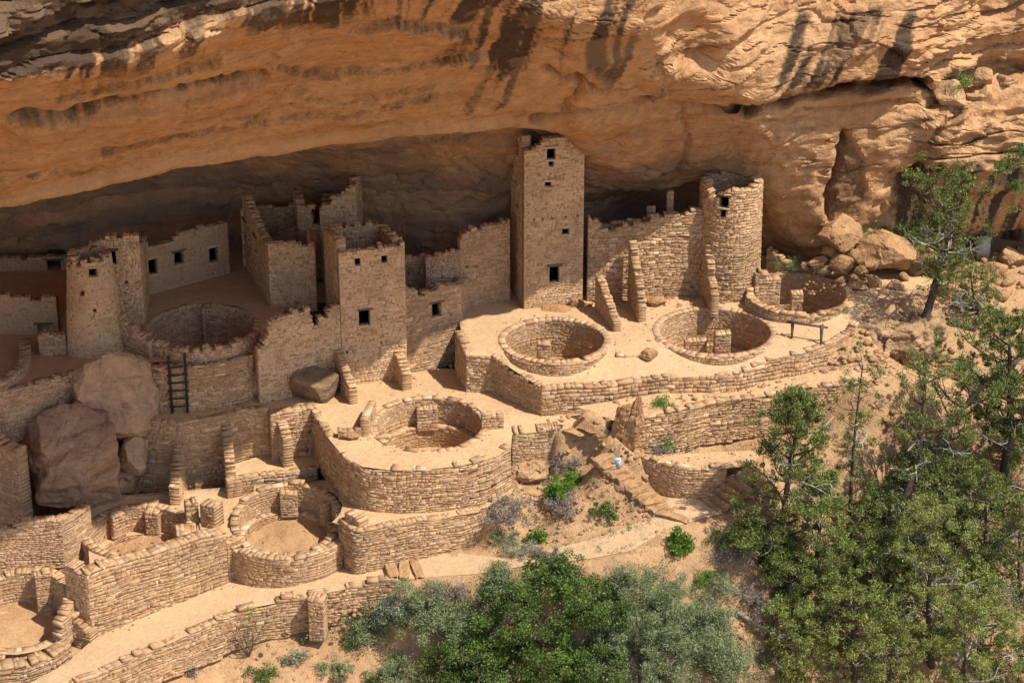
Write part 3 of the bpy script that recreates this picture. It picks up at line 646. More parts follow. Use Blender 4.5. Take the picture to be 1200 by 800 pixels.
def hit_wall(a, b, px, py):
    """where the sight line of a pixel meets the wall plane through a-b: (distance along the wall, height)"""
    d = ray(px, py); dx, dy = b[0] - a[0], b[1] - a[1]; L = math.hypot(dx, dy)
    # (C + d t - a) x (b - a) = 0
    t = ((a[0] - 0) * dy - (a[1] - CY) * dx) / (d[0] * dy - d[1] * dx)
    x, y, z = d[0] * t, CY + d[1] * t, CZ + d[2] * t
    return ((x - a[0]) * dx + (y - a[1]) * dy) / L, z
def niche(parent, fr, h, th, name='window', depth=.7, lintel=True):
    """the unlit room seen through an opening: box behind the wall, its shade put in as near-black colour, plus a stone lintel"""
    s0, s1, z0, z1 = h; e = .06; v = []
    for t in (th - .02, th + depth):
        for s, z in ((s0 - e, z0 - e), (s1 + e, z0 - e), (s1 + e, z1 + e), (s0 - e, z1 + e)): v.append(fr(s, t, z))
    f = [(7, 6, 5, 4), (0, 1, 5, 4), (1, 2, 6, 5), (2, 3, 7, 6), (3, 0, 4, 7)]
    o = mesh_np(name, v, f, M['unlit_black'], parent)
    if lintel and (s1 - s0) > .25:
        S = Stones(); S.block(fr, s0 - .12, s1 + .12, z1 - .01, z1 + .085, -.045, th * .9, .008); S2 = Stones(); S2.block(fr, s0 - .07, s1 + .07, z0 - .06, z0 + .012, -.04, th * .8, .006)
        l = S.build('lintel', [M['beam'] if rnd.random() < .35 else M['house']]); l.parent = o
        sl_ = S2.build('sill', [M['house']]); sl_.parent = o; mv = np.array([v_.co for v_ in sl_.data.vertices]) - np.array(parent.location); sl_.data.vertices.foreach_set('co', mv.astype(np.float32).ravel())
        mv = np.array([v_.co for v_ in l.data.vertices]) - np.array(parent.location); l.data.vertices.foreach_set('co', mv.astype(np.float32).ravel())
    return o
def holes_px(a, b, rects, th):
    out = []
    for x0, y0, x1, y1 in rects:
        s0, zt = hit_wall(a, b, x0, y0); s1, zb = hit_wall(a, b, x1, y1)
        s0b, _ = hit_wall(a, b, x0, y1); s1b, _ = hit_wall(a, b, x1, y0)
        out.append((min(s0, s0b), max(s1, s1b), zb, zt))
    return out
def top_px(a, b, pts):
    q = sorted(hit_wall(a, b, *p) for p in pts); return pw(q)

def wall_part(parent, name, a, b, base, top, th=.4, style='lit', rects=(), start=0.0, trim=0.0, rag=.05, batter=0.0, label=None, hname='window', tiny=(), holes=()):
    """one straight wall as a mesh; a, b = XY ends of the face turned to the viewer; returns (object, frame)"""
    fr, L = straight(a, b, batter, base if isinstance(base, (int, float)) else base(0))
    bf = (lambda s: base) if isinstance(base, (int, float)) else base
    tf_ = (lambda s: top) if isinstance(top, (int, float)) else top
    hs = holes_px(a, b, rects, th) + list(holes) + holes_px(a, b, tiny, th); nr = len(rects) + len(holes)
    S = Stones(); lay(S, fr, L - trim, bf, tf_, th, hs, style, start, rag)
    o = S.build(name, [M[STY[style][4]], M['mortar']], parent, label)
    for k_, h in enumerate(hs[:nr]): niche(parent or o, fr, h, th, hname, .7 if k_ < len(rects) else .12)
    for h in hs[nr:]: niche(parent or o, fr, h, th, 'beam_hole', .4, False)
    return o, fr
def solo_wall(name, label, cat, a, b, base, top, group=None, **kw):
    """a free-standing wall, fin or buttress: one thing"""
    rects = kw.pop('rects', ()); tiny = kw.pop('tiny', ())
    if rects or tiny:
        e = empty(name, (a[0], a[1], base if isinstance(base, (int, float)) else base(0)), label, cat, group)
        wall_part(e, 'wall', a, b, base, top, rects=rects, tiny=tiny, **kw); return e
    o, _ = wall_part(None, name, a, b, base, top, **kw)
    return tag(o, label, cat, group)
def curved_wall(name, label, cat, pts, base, top, th=.4, style='lit', group=None, parent=None, rag=.05, closed=False, batter=0.0, smooth=6, z0=None):
    fr, L = curve(pts, closed, smooth, batter, z0 if z0 is not None else (base if isinstance(base, (int, float)) else 0))
    bf = (lambda s: base) if isinstance(base, (int, float)) else (lambda s: base(s / L))
    tf_ = (lambda s: top) if isinstance(top, (int, float)) else (lambda s: top(s / L))
    S = Stones(); lay(S, fr, L, bf, tf_, th, (), style, 0, rag)
    o = S.build(name, [M[STY[style][4]], M['mortar']], parent)
    return tag(o, label, cat, group) if label else o
def pylon(parent, name, cx, cy, w, d, z0, z1, ang=0.0, style='lit'):
    c, s = math.cos(ang), math.sin(ang)
    a = (cx - w / 2 * c + d / 2 * s, cy - w / 2 * s - d / 2 * c); b = (a[0] + w * c, a[1] + w * s)
    fr, L = straight(a, b); S = Stones(); lay(S, fr, L, lambda q: z0, lambda q: z1, d, (), style, 0, .01)
    return S.build(name, [M[STY[style][4]], M['mortar']], parent)

# ---------------------------------------------------------------- kivas
def disc(parent, name, cx, cy, r0, r1, z, mat, n=48):
    v = []; f = []
    rs = [r0, r0 + (r1 - r0) * .33, r0 + (r1 - r0) * .67, r1]
    for r in rs: v += [(cx + r * math.cos(2 * math.pi * i / n), cy + r * math.sin(2 * math.pi * i / n), z + rnd.uniform(-.01, .01)) for i in range(n)]
    for k in range(3):
        for i in range(n): f.append((k * n + i, (k + 1) * n + i, (k + 1) * n + (i + 1) % n, k * n + (i + 1) % n))
    return mesh_np(name, v, f, mat, parent, smooth=True)
def kiva(label, c, r, rim, depth, rimw=.30, style='lit', bench=1.0, pil=(60, 120, 180, 240, 300, 0), outer=None, zfloor=None, free=(), group='round sunken kivas of the ruin', benchw=.34):
    """c = XY centre, r = inner radius, rim(angle in degrees, -90 = towards the viewer) -> rim height"""
    cx, cy = c[0], c[1]; zr = rim(90); e = empty('kiva', (cx, cy, zr - depth), label, 'kiva', group)
    zb = zr - bench; zf = zr - depth
    pts = arc(cx, cy, r, 0, -360, 56)                         # clockwise: depth grows outward
    fr, L = curve(pts[:-1], True, 2)
    ang = lambda s: -360 * s / L
    S = Stones(); lay(S, fr, L, lambda s: zb - .1, lambda s: rim(ang(s)), rimw, (), 'fine' if style == 'lit' else style, 0, .025)
    S.build('upper_wall', [M[STY[style][4]], M['mortar']], e)
    ri = r - benchw
    fr2, L2 = curve(arc(cx, cy, ri, 0, -360, 56)[:-1], True, 2)
    S = Stones(); lay(S, fr2, L2, lambda s: zf - .1, lambda s: zb + .02, .3, (), style, 0, .01)
    S.build('lower_wall', [M[STY[style][4]], M['mortar']], e)
    disc(e, 'bench', cx, cy, ri + .02, r + .1, zb + .03, M['floor']); disc(e, 'floor', cx, cy, .02, ri + .1, zf, M['dust'])
    for i, a_ in enumerate(pil):
        if isinstance(a_, tuple): a_, pw_, ph = a_
        else: pw_, ph = .55, .98
        x, y = cx + (r - .17) * math.cos(R(a_)), cy + (r - .17) * math.sin(R(a_))
        pylon(e, 'pilaster', x, y, pw_, .42, zb + .02, zb + (rim(a_) - zb) * ph, R(a_ - 90), style)
    for dx_, dy_, w_, d_, h0_, h1_ in free: pylon(e, 'deflector', cx + dx_, cy + dy_, w_, d_, zf + h0_, zf + h1_, .05, style)
    if outer:
        for a0, a1, ro, zt, zbase in outer:
            pt = arc(cx, cy, ro, a0, a1, 30)                   # counter-clockwise: outer face is on the right, depth grows inward
            f3, L3 = curve(pt, False, 2)
            S = Stones(); lay(S, f3, L3, (lambda s: zbase) if not callable(zbase) else (lambda s: zbase(s / L3)), (lambda s: zt) if not callable(zt) else (lambda s: zt(s / L3)), .36, (), style if style != 'fine' else 'lit', 0, .04)
            S.build('outer_wall', [M[STY[style][4]], M['mortar']], e)
    return e

# ================================================================ THE RUINS
def off(a, d, dist): return (a[0] + d[0] * dist, a[1] + d[1] * dist)
def unit(a, b):
    L = math.hypot(b[0] - a[0], b[1] - a[1]); return ((b[0] - a[0]) / L, (b[1] - a[1]) / L)
def house(name, label, A, width, ang, depth, base, front_top, style='house', th=.4, front_rects=(), left_rects=(), left_top=None, right_top=None, back_top=None, cat='building', group=None, tiny=(), left_tiny=(), left_holes=(), ls=0.0):
    """four-walled roofless masonry house; A = front left corner, ang = turn of the front to the right (deg)"""
    d = (math.cos(R(ang)), math.sin(R(ang))); n = (-d[1], d[0])
    B = off(A, d, width); C_ = off(B, n, depth); D2 = off(A, n, depth); D2 = (D2[0] + ls, D2[1])
    e = empty(name, (A[0], A[1], base), label, cat, group)
    ft = top_px(A, B, front_top) if isinstance(front_top, list) else (lambda s: front_top)
    wall_part(e, 'front_wall', A, B, base, ft, th, style, front_rects, tiny=tiny)
    zl = ft(0); zr = ft(width)
    wall_part(e, 'right_wall', B, C_, base, right_top or zr, th, style, start=th)
    wall_part(e, 'back_wall', C_, D2, base, back_top or zl, th, style, start=th)
    wall_part(e, 'left_wall', D2, A, base, left_top or zl, th, style, left_rects, start=th, trim=th, tiny=left_tiny, holes=left_holes)
    return e, A, B, C_, D2
Dp = lambda px, py: D_(px, py)[:2]
# --- square tower
A = U(614, 362)[:2]
house('square_tower', 'tall four-storey square tower of dressed sandstone reaching the cave roof', A, 2.62, 13, 2.7, -.15, [(615, 178), (622, 175), (630, 171), (637, 166), (645, 161), (660, 160), (682, 160)],
      'house', .38, [(641, 174, 651, 187), (643, 187, 649, 195.5), (638.5, 213, 646, 220), (659, 267, 667, 275), (644, 312, 655.5, 331)],
      left_holes=[(1.15, 1.55, 6.55, 7.35), (1.1, 1.6, 4.2, 5.2)], left_top=7.75, right_top=7.9, cat='tower', tiny=[(631, 204, 633, 206), (644, 203, 646, 205), (661, 203, 662.5, 205), (625, 256, 627, 258), (635, 255, 637, 257), (646, 255, 648, 257), (662, 254, 664, 256), (676, 251.5, 678, 254)])
# --- lit wall between the towers
a = U(688, 353)[:2]; b = U(826, 346)[:2]
solo_wall('ruined_wall', 'long sunlit rubble wall joining the square tower to the round tower', 'wall', a, b, -.2,
          top_px(a, b, [(684, 254), (699, 257), (701, 263), (715, 272), (733, 265), (760, 264), (764, 253), (790, 252), (806, 252), (812, 247), (826, 245)]), th=.45, style='rough', tiny=[(674, 305, 679, 310), (715, 312, 719, 316)])
# little ruined walls in the dark recess above
for q0, q1, zt, lab in (((781, 300), (789, 300), 225, 'slim standing pier in the dark recess above the long lit wall'), ((758, 300), (768, 300), 244, 'low broken stub of wall in the dark recess beside a slim pier')):
    a2 = G(q0[0], 252, 3.0); yy = 6.0; a2 = V(q0[0], 252, yy)[:2]; b2 = V(q1[0], 252, yy)[:2]
    solo_wall('pier', lab, 'pier', a2, b2, 2.0, zat(zt, yy), th=.3, style='dark')
a2 = V(690, 262, 5.6)[:2]; b2 = V(772, 250, 5.4)[:2]
solo_wall('low_wall', 'low grey wall at the back of the dark recess right of the square tower', 'wall', a2, b2, 1.8, top_px(a2, b2, [(690, 262), (700, 263), (740, 260), (772, 250)]), th=.3, style='dark')
# --- round tower
rc_ = U(857, 350); RC = (rc_[0] - .1, rc_[1] + .95); rr_ = 1.42
e = empty('round_tower', (RC[0], RC[1], -.1), 'sunlit round tower of rubble stone with a T-shaped doorway under the cliff', 'tower')
pts = arc(RC[0], RC[1], rr_, 0, 360, 48)
fr, L = curve(pts[:-1], True, 2, .012, 0)
rz = lambda s: 5.12 + (.12 if math.sin(2 * math.pi * s / L) < -.2 else 0) - .45 * max(0, math.cos(2 * math.pi * s / L + 2.2)) ** 6 + (.35 if -175 < ((s / L * 360 + 180) % 360 - 180) < -150 or s / L * 360 > 178 and s / L * 360 < 205 else 0)
def on_tower(px, py):
    best = min((i / 720 for i in range(361, 720)), key=lambda f: abs(proj_x(RC[0] + rr_ * .96 * math.cos(2 * math.pi * f), RC[1] + rr_ * .96 * math.sin(2 * math.pi * f), 3.5) - px))
    return best * L, zat(py, RC[1] + rr_ * .97 * math.sin(2 * math.pi * best))
def proj_x(x, y, z):
    return 600 + FPX * x / ((y - CY) * CP - (z - CZ) * SP)
h = []
for x0, y0, x1, y1 in ((841, 230, 852.5, 245), (843, 245, 850, 255.5)):
    s0, zt = on_tower(x0, y0); s1, zb = on_tower(x1, y1); h.append((s0, s1, zb, zt))
S = Stones(); lay(S, fr, L, lambda s: -.2, rz, .38, h, 'rough', 0, .06)
S.build('wall', [M['lit'], M['mortar']], e)
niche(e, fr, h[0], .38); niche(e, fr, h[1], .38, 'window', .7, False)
# --- fins (buttress walls) in front of the lit wall; right face sunlit, left face shaded
def fin(label, p0, p1, base, tops, th=.34, style='fine', group='stub walls standing out from the long walls'):
    """p0 = foot at the wall, p1 = outer foot; tops = [(fraction, height above base)]"""
    L = math.hypot(p1[0] - p0[0], p1[1] - p0[1])
    return solo_wall('buttress', label, 'buttress', p0, p1, base - .1, pw([(f * L, base + h_) for f, h_ in tops]), group, th=th, style=style, rag=.03)
fin('tall lit buttress leaning out beside the square tower', U(697, 362)[:2], U(719, 389)[:2], -.1, [(0, 1.75), (.25, 1.5), (.5, 1.15), (.75, .9), (1, .35)])
fin('tallest lit buttress, standing in the middle of the long wall', U(735, 354)[:2], U(748, 378)[:2], -.05, [(0, 3.1), (.12, 3.0), (.3, 2.5), (.55, 1.9), (.8, 1.4), (1, .6)])
fin('stepped lit buttress against the left flank of the round tower', U(822, 347)[:2], U(833, 366)[:2], 0, [(0, 3.05), (.15, 2.85), (.3, 2.1), (.5, 1.9), (.52, 1.2), (.7, 1.3), (1, .8)])
# --- wall left of the tower (shaded upper part)
a = U(540, 362)[:2]; b = U(598, 352)[:2]
solo_wall('ruined_wall', 'pinkish shaded wall with a broken sloping top left of the square tower', 'wall', a, b, -.2,
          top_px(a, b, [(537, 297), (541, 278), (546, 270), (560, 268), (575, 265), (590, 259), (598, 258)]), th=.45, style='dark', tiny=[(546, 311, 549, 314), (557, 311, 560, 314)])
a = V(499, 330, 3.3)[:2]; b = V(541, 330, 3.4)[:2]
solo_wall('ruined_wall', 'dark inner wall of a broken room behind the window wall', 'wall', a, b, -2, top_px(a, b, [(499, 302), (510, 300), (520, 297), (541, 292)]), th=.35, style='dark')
a = V(474, 330, 4.0)[:2]; b = V(501, 330, 4.0)[:2]
solo_wall('ruined_wall', 'pale inner wall of small stones seen through the gap right of the big square house', 'wall', a, b, -2, top_px(a, b, [(474, 303), (487, 301), (500, 299)]), th=.35, style='dark', tiny=[(478, 320, 480, 323), (489, 320, 492, 323)])
# --- window wall, right of the square house
a = Dp(470, 438); b = Dp(541, 420)
zfl = -1.9
solo_wall('ruined_wall', 'half sunlit wall with one square window right of the big square house', 'wall', a, b, zfl, top_px(a, b, [(470, 334), (480, 338), (490, 347), (498, 345), (500, 341), (512, 341), (515, 335), (538, 333)]), th=.45, style='lit', rects=[(506.5, 356, 517.5, 371)])
solo_wall('ruined_wall', 'crumbling side wall closing the window wall near the tower court', 'wall', b, off(b, (.25, 1), 3.0), zfl, pw([(0, zat(334, b[1])), (1.2, 1.5), (2, .9), (3.1, .4)]), th=.4, style='dark')
# --- big square house (rotated so that its left face shows)
A = D_(402, 452)[:2]
hA = house('square_house', 'large square two-storey house with a doorway and two small windows', A, 2.78, 16, 3.4, -1.95, [(402, 296), (420, 294), (450, 289), (468, 287), (472, 284), (476, 284)], 'house', .4,
      [(421, 364, 433.5, 381.5)], left_top=pw([(0, 4.1), (.8, 4.3), (3.4, 4.65)]), right_top=pw([(0, 4.95), (.6, 4.3), (3.4, 3.9)]), back_top=4.1, tiny=[(416, 305, 422.5, 310), (447, 301, 454, 306.5), (405, 411, 408, 414), (446, 401, 448, 404)])
# --- front wall running left from the square house
b = off(A, (-1, 0), .02); a = G(305, 473, -1.8)[:2]
solo_wall('ruined_wall', 'shaded front wall with a broken notch, running left from the square house', 'wall', a, b, -1.95, top_px(a, b, [(305, 410), (309, 402), (313, 392), (317, 376), (335, 370), (350, 366), (364, 362), (366, 382), (373, 382), (375, 373), (384, 372), (386, 362), (400, 358)]), th=.4, style='house', tiny=[(370, 377, 373, 383)])
# --- house behind with a long dark left side
A2 = G(317, 360, .7)[:2]
house('square_house', 'tall plain house with a blank front standing behind the notched wall', A2, 1.98, 5, 5.0, .55, [(316, 286), (330, 285), (346, 284), (350, 287), (371, 288)], 'house', .36,
      ls=-1.25, left_top=pw([(0, 4.3), (1.2, 4.1), (2.2, 3.8), (3.4, 3.55), (5.6, 3.35)]), right_top=3.1, back_top=3.5, left_holes=[(1.2, 1.6, 2.3, 3.1), (2.6, 3.0, 2.3, 3.0), (.5, 1.0, 2.2, 3.0)])
# --- upper block and piers behind the square house
yb = 4.6
a = V(376, 290, yb)[:2]; b = V(419, 290, yb)[:2]
e = empty('broken_house', (a[0], a[1], 1.0), 'highest broken house block with a jagged top behind the square house', 'building')
wall_part(e, 'front_wall', a, b, 1.0, top_px(a, b, [(376, 246), (379, 241), (386, 238), (390, 231), (400, 228), (408, 223), (411, 219), (414, 217), (419, 219)]), .38, 'house')
wall_part(e, 'right_wall', b, off(b, (.05, 1), 2.2), 1.0, zat(219, yb), .38, 'dark', start=.38)
wall_part(e, 'left_wall', off(a, (.0, 1), 2.2), a, 1.0, zat(246, yb), .38, 'dark', trim=.38)
a = V(350, 290, 4.9)[:2]; b = V(377, 290, 4.7)[:2]
e = empty('broken_house', (a[0], a[1], 1.0), 'slim wall pier beside a tall black doorway gap behind the houses', 'building')
wall_part(e, 'front_wall', a, b, 1.0, top_px(a, b, [(350, 242), (364, 241.5), (365, 264), (367, 263), (377, 264)]), .36, 'dark')
wall_part(e, 'left_wall', off(a, (-.18, 1), 1.9), a, 1.0, zat(241, 4.9) + .12, .36, 'dark', trim=.3)
a = V(301, 300, 6.2)[:2]; b = V(372, 285, 5.0)[:2]
solo_wall('low_wall', 'low back wall stepping down behind the tall plain house', 'wall', a, b, .5, top_px(a, b, [(301, 280), (320, 277), (324, 272), (345, 268), (360, 266), (372, 264)]), th=.35, style='dark', tiny=[(368, 275, 370, 278)])
# --- back wall of the courtyard with three windows
a = G(167, 348, .7)[:2]; b = G(270, 320, .7)[:2]
solo_wall('courtyard_wall', 'dark back wall of the shaded courtyard with three small windows', 'wall', a, b, .4, top_px(a, b, [(166, 282), (178, 290), (186, 290), (205, 281), (212, 273), (240, 266), (262, 261), (268, 258)]), th=.4, style='smooth', rects=[(175, 304, 184, 321), (205, 296, 215.5, 310.5), (246, 290.5, 256, 306)])
# --- back-left house
A3 = G(112, 386, .7)[:2]
zz = -1
a = (V(85, 372, A3[1] + .3)[0], A3[1] + .3); b = G(170, 378, .7)[:2]
e = empty('courtyard_house', (a[0], a[1], .5), 'dim two-storey house with one window behind the left round tower', 'building')
wall_part(e, 'front_wall', a, b, .3, top_px(a, b, [(84, 300), (88, 294), (100, 287), (115, 281), (135, 278), (158, 276), (165, 275)]), .4, 'house', [(124, 294, 135, 310)], tiny=[(146, 329, 150, 332)])
wall_part(e, 'right_wall', b, off(b, (-.06, 1), 2.6), .3, pw([(0, 4.1), (2.6, 3.6)]), .4, 'dark', start=.4)
# --- left round tower
lc = G(108, 421, .15); LC = (lc[0] - .0, lc[1] + 1.15); lr = 1.25
e = empty('round_tower', (LC[0], LC[1], 0), 'tapering round tower standing in the shade at the left', 'tower')
fr, L = curve(arc(LC[0], LC[1], lr, 0, 360, 48)[:-1], True, 2, .085, .1)
def on_lt(px, py):
    f = min((i / 720 for i in range(361, 720)), key=lambda f: abs(proj_x(LC[0] + lr * .75 * math.cos(2 * math.pi * f), LC[1] + lr * .75 * math.sin(2 * math.pi * f), 3.8) - px))
    return f * L, zat(py, LC[1] + lr * .75 * math.sin(2 * math.pi * f))
h = []
for x0, y0, x1, y1 in ((104, 316, 115, 322.5), (92, 341, 97.5, 346), (106, 361, 109, 364)):
    s0, zt = on_lt(x0, y0); s1, zb = on_lt(x1, y1); h.append((s0, s1, zb, zt))
S = Stones(); lay(S, fr, L, lambda s: -.3, lambda s: 4.35 + .12 * math.sin(9 * s) * (s / L > .5) - (.3 if .52 < s / L < .62 else 0), .36, h, 'house', 0, .08)
S.build('wall', [M['house'], M['mortar']], e)
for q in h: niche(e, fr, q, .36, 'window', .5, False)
# --- low house at the far left
a = V(-14, 400, .7)[:2]; b = V(70, 400, .7)[:2]
solo_wall('low_house', 'low dark house wall with a black doorway at the far left', 'wall', a, b, -.4, top_px(a, b, [(-14, 340), (4, 345), (10, 347), (35, 350), (40, 352), (68, 350)]), th=.4, style='smooth', rects=[(45, 380, 58.5, 395.5)])
a = V(-30, 330, 6)[:2]; b = V(80, 330, 6.2)[:2]
solo_wall('low_wall', 'dim wall with a black square window at the far left', 'wall', a, b, 0, top_px(a, b, [(-30, 300), (30, 304), (80, 300)]), th=.4, style='smooth', rects=[(56, 305, 71, 321)])
# left front parapet: curved ring wall at far left, pit behind
pts = [G(x, y, .2)[:2] for x, y in ((-30, 462), (0, 458), (20, 446), (33, 434), (36, 420), (36, 402))]
curved_wall('parapet', 'low curved parapet around a black pit at the far left edge', 'wall', pts, -1.2, .45, .45, 'dark')
a = G(46, 413, .2)[:2]; b = G(78, 413, .2)[:2]
solo_wall('low_wall', 'short low wall at the foot of the left round tower', 'wall', a, b, 0, 1.0, th=.5, style='dark')
a = G(139, 402, .5)[:2]; b = G(175, 412, .5)[:2]
solo_wall('low_wall', 'low sloping wall between the left round tower and the shaded kiva', 'wall', a, b, 0, pw([(0, 1.9), (.5, 1.5), (1.4, 1.0)]), th=.4, style='dark')
# --- shaded kiva with its outer wall, retaining walls and ladder
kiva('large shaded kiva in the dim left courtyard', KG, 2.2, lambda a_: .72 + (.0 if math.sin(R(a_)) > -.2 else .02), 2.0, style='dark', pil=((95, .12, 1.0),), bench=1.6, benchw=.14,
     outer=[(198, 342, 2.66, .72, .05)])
zl1 = zLed(0, 0)
pts = [G(x, y, .2)[:2] for x, y in ((156, 424), (163, 428), (180, 430.5), (200, 431), (225, 430), (250, 427.5), (275, 423), (295, 417), (306, 409))]
curved_wall('retaining_wall', 'shaded curved retaining wall behind the wooden ladder', 'wall', pts, -2.1, .24, .34, 'rough')
pts = [G(x, y, -1.8)[:2] for x, y in ((157, 492), (180, 494.5), (215, 494.5), (240, 491), (265, 487), (290, 482), (320, 480))]
curved_wall('retaining_wall', 'tall shaded retaining wall below the ladder ledge', 'wall', pts, -5.0, -1.78, .34, 'lit')
polyL = [G(x, y, -1.8)[:2] for x, y in ((150, 490), (180, 494), (215, 494), (240, 490.5), (265, 486.5), (290, 481.5), (320, 479), (367, 476), (408, 470), (408, 440), (300, 440), (150, 455))]
floor_sheet('terrace', polyL, zLed, M['dust'], label='narrow dusty ledge at the foot of the ladder')
a = G(317, 488, -1.85)[:2]; b = G(371, 480, -1.85)[:2]
solo_wall('retaining_wall', 'sunlit retaining wall between two buttresses below the fallen slab', 'wall', a, b, -4.3, -1.75, th=.5, style='rough')
# fins below
zf1 = -4.55
fin('shaded buttress nearest the red boulder', G(211, 561, zf1)[:2], G(199, 588, zf1)[:2], zf1, [(0, 1.9), (.3, 1.75), (.6, 1.4), (1, .5)], .42, 'dark')
fin('half lit buttress second from the red boulder', G(261, 550, zf1)[:2], G(266, 577, zf1)[:2], zf1, [(0, 2.65), (.3, 2.5), (.6, 1.9), (1, .9)], .4)
fin('sunlit buttress right of the earth court', G(322, 531, -3.9)[:2], G(333, 548, -3.9)[:2], -3.9, [(0, 2.15), (.4, 1.9), (1, 1.3)], .4)
fin('buttress with a shaded face under the square house', Dp(392, 452), Dp(410, 474), -2.0, [(0, 2.0), (.3, 1.75), (.6, 1.3), (1, .75)], .34)
fin('sunlit buttress below the doorway of the square house', Dp(459, 441), Dp(472, 458), -1.9, [(0, 1.5), (.35, 1.35), (.7, 1.2), (1, .85)], .4)
# court patch above the lower court
zp = -3.9
polyQ = [G(x, y, zp)[:2] for x, y in ((266, 560), (270, 545), (318, 530), (372, 524), (374, 548), (320, 556))]
floor_sheet('terrace', polyQ, lambda x, y: zp, M['floor'], label='small sunlit earth shelf between two buttresses')
pts = [G(x, y, zp)[:2] for x, y in ((266, 564), (290, 560), (320, 556), (350, 552), (372, 549))]
curved_wall('low_wall', 'low curb wall below the small sunlit earth shelf', 'wall', pts, -5.0, zp + .06, .35, 'lit')
# --- middle terrace walls
pts = [p[:2] for p in frontD]
curved_wall('retaining_wall', 'long curved retaining wall bulging below the middle kiva', 'wall', pts, -4.1, follow(pts, zD, .0), .34, 'rough', smooth=4)
a = D_(600, 509)[:2]; b = D_(659, 504)[:2]
solo_wall('retaining_wall', 'square block of retaining wall right of the middle kiva', 'wall', a, b, -4.2, -1.97, th=.6, style='lit')
curved_wall('low_wall', 'little inner wall at the left of the middle kiva', 'wall', [D_(x, y)[:2] for x, y in ((396, 514), (415, 513), (431, 510))], -2.1, -1.62, .35, 'lit')
solo_wall('low_wall', 'upright wall stub beside the small niche left of the middle kiva', 'wall', D_(431, 512)[:2], off(D_(431, 512)[:2], (.15, 1), 1.7), -2.1, -1.2, th=.3, style='lit')
zk = lambda a_: -1.98 + .2 * float(sstep(-.3, .7, math.sin(R(a_))))
kiva('open sunlit kiva in the middle terrace', KD, 2.12, zk, 2.1, bench=1.2, benchw=.28, pil=((95, .85, .8), (200, .3, 1.0)), style='lit', rimw=.3)
pylon(None, 'wall_stub', *D_(577, 500)[:2], .9, .35, -2.05, -1.35, .1).name = 'wall_stub'
o = bpy.data.objects['wall_stub']; tag(o, 'small dark wall stub right of the middle kiva', 'wall')
# --- upper terrace retaining walls
a = U(546, 418)[:2]; b = U(578, 423)[:2]
solo_wall('retaining_wall', 'short lit retaining wall ending in a dark corner left of the upper kiva', 'wall', a, b, -2.3, pw([(0, zU(*a) + .03), (1.2, zU(*b) + .03)]), th=.34, style='rough', rag=.03)
solo_wall('retaining_wall', 'dark corner wall facing left below the window wall', 'wall', U(533, 395)[:2], a, -2.3, pw([(0, .4), (.8, .15), (1.6, zU(*a) + .08), (2.4, zU(*a) + .04)]), th=.4, style='lit', trim=.02)
a = U(576, 421)[:2]; b = U(635, 456)[:2]; c = U(720, 450)[:2]
solo_wall('retaining_wall', 'shaded side wall running towards the viewer under the upper terrace', 'wall', a, b, -2.3, pw([(0, zU(*a) + .05), (1.2, -.42), (2, -.55), (3.5, -.57)]), th=.4, style='lit', rag=.04)
pts = [b] + [U(x, y)[:2] for x, y in ((690, 453), (720, 450), (760, 446), (800, 442), (857, 440), (905, 428), (940, 415), (970, 404), (992, 394), (1010, 376))]
curved_wall('retaining_wall', 'long sunlit retaining wall along the front of the upper terrace', 'wall', pts, lambda f: -2.3 + .9 * f, follow(pts, zU, .04), .34, 'rough', smooth=4, z0=0)
# --- upper kivas
kiva('sunlit kiva below the square tower', KC, 2.08, lambda a_: -.02 - .0 * math.sin(R(a_)), 2.1, bench=1.75, benchw=.14, pil=(), free=((-.45, .55, .55, .5, 0, 1.8),), outer=[(186, 335, 2.46, -.04, -.75)])
kiva('sunlit kiva left of the log railing', KB, 2.35, lambda a_: .02, 2.1, bench=1.75, benchw=.14, pil=(), free=((.35, .35, .68, .5, 0, 1.9), (-.75, .8, .95, .4, 0, 1.35)), outer=[(176, 352, 2.76, 0.0, -.8)])
kiva('small sunlit kiva at the right beside the boulders', KA, 2.0, lambda a_: .55 + .1 * math.sin(R(a_)), 1.85, bench=1.5, benchw=.14, pil=(), free=((-.05, .5, .5, .45, 0, 1.55),), outer=[(184, 380, 2.38, .5, -.1)])
solo_wall('low_wall', 'stepped wall stub curving round the small right kiva', 'wall', U(897, 322)[:2], off(U(897, 322)[:2], (.75, -.6), 1.6), -.1, pw([(0, 1.5), (.5, 1.25), (1.0, .9), (1.6, .7)]), th=.35, style='lit')
solo_wall('low_wall', 'block of broken wall between the round tower and the small kiva', 'wall', U(884, 352)[:2], U(914, 346)[:2], -.2, pw([(0, 1.35), (.5, 1.2), (.9, .9), (1.2, .85)]), th=.6, style='rough')
curved_wall('low_wall', 'low wall linking the two upper kivas in front', 'wall', [U(x, y)[:2] for x, y in ((722, 425), (745, 424), (770, 419), (783, 413))], -.8, -.05, .4, 'rough')
# --- right hand ledges
pts = [S_(x, y)[:2] for x, y in ((733, 498), (750, 490), (775, 486), (800, 481), (832, 473), (862, 469), (890, 466), (920, 461), (950, 455), (1005, 449), (1060, 441))]
curved_wall('retaining_wall', 'rubble retaining wall of the lower right ledge', 'wall', pts, lambda f: -3.3 + .9 * f, follow(pts, zS, .04), .36, 'rough', rag=.1, smooth=4)
pts = [G(x, y, -2.9)[:2] for x, y in ((741, 531), (752, 537), (770, 542), (798, 548.5), (825, 550), (852, 548))]
curved_wall('retaining_wall', 'curved retaining wall between the two flights of stone steps', 'wall', pts, -4.7, -2.85, .32, 'lit')
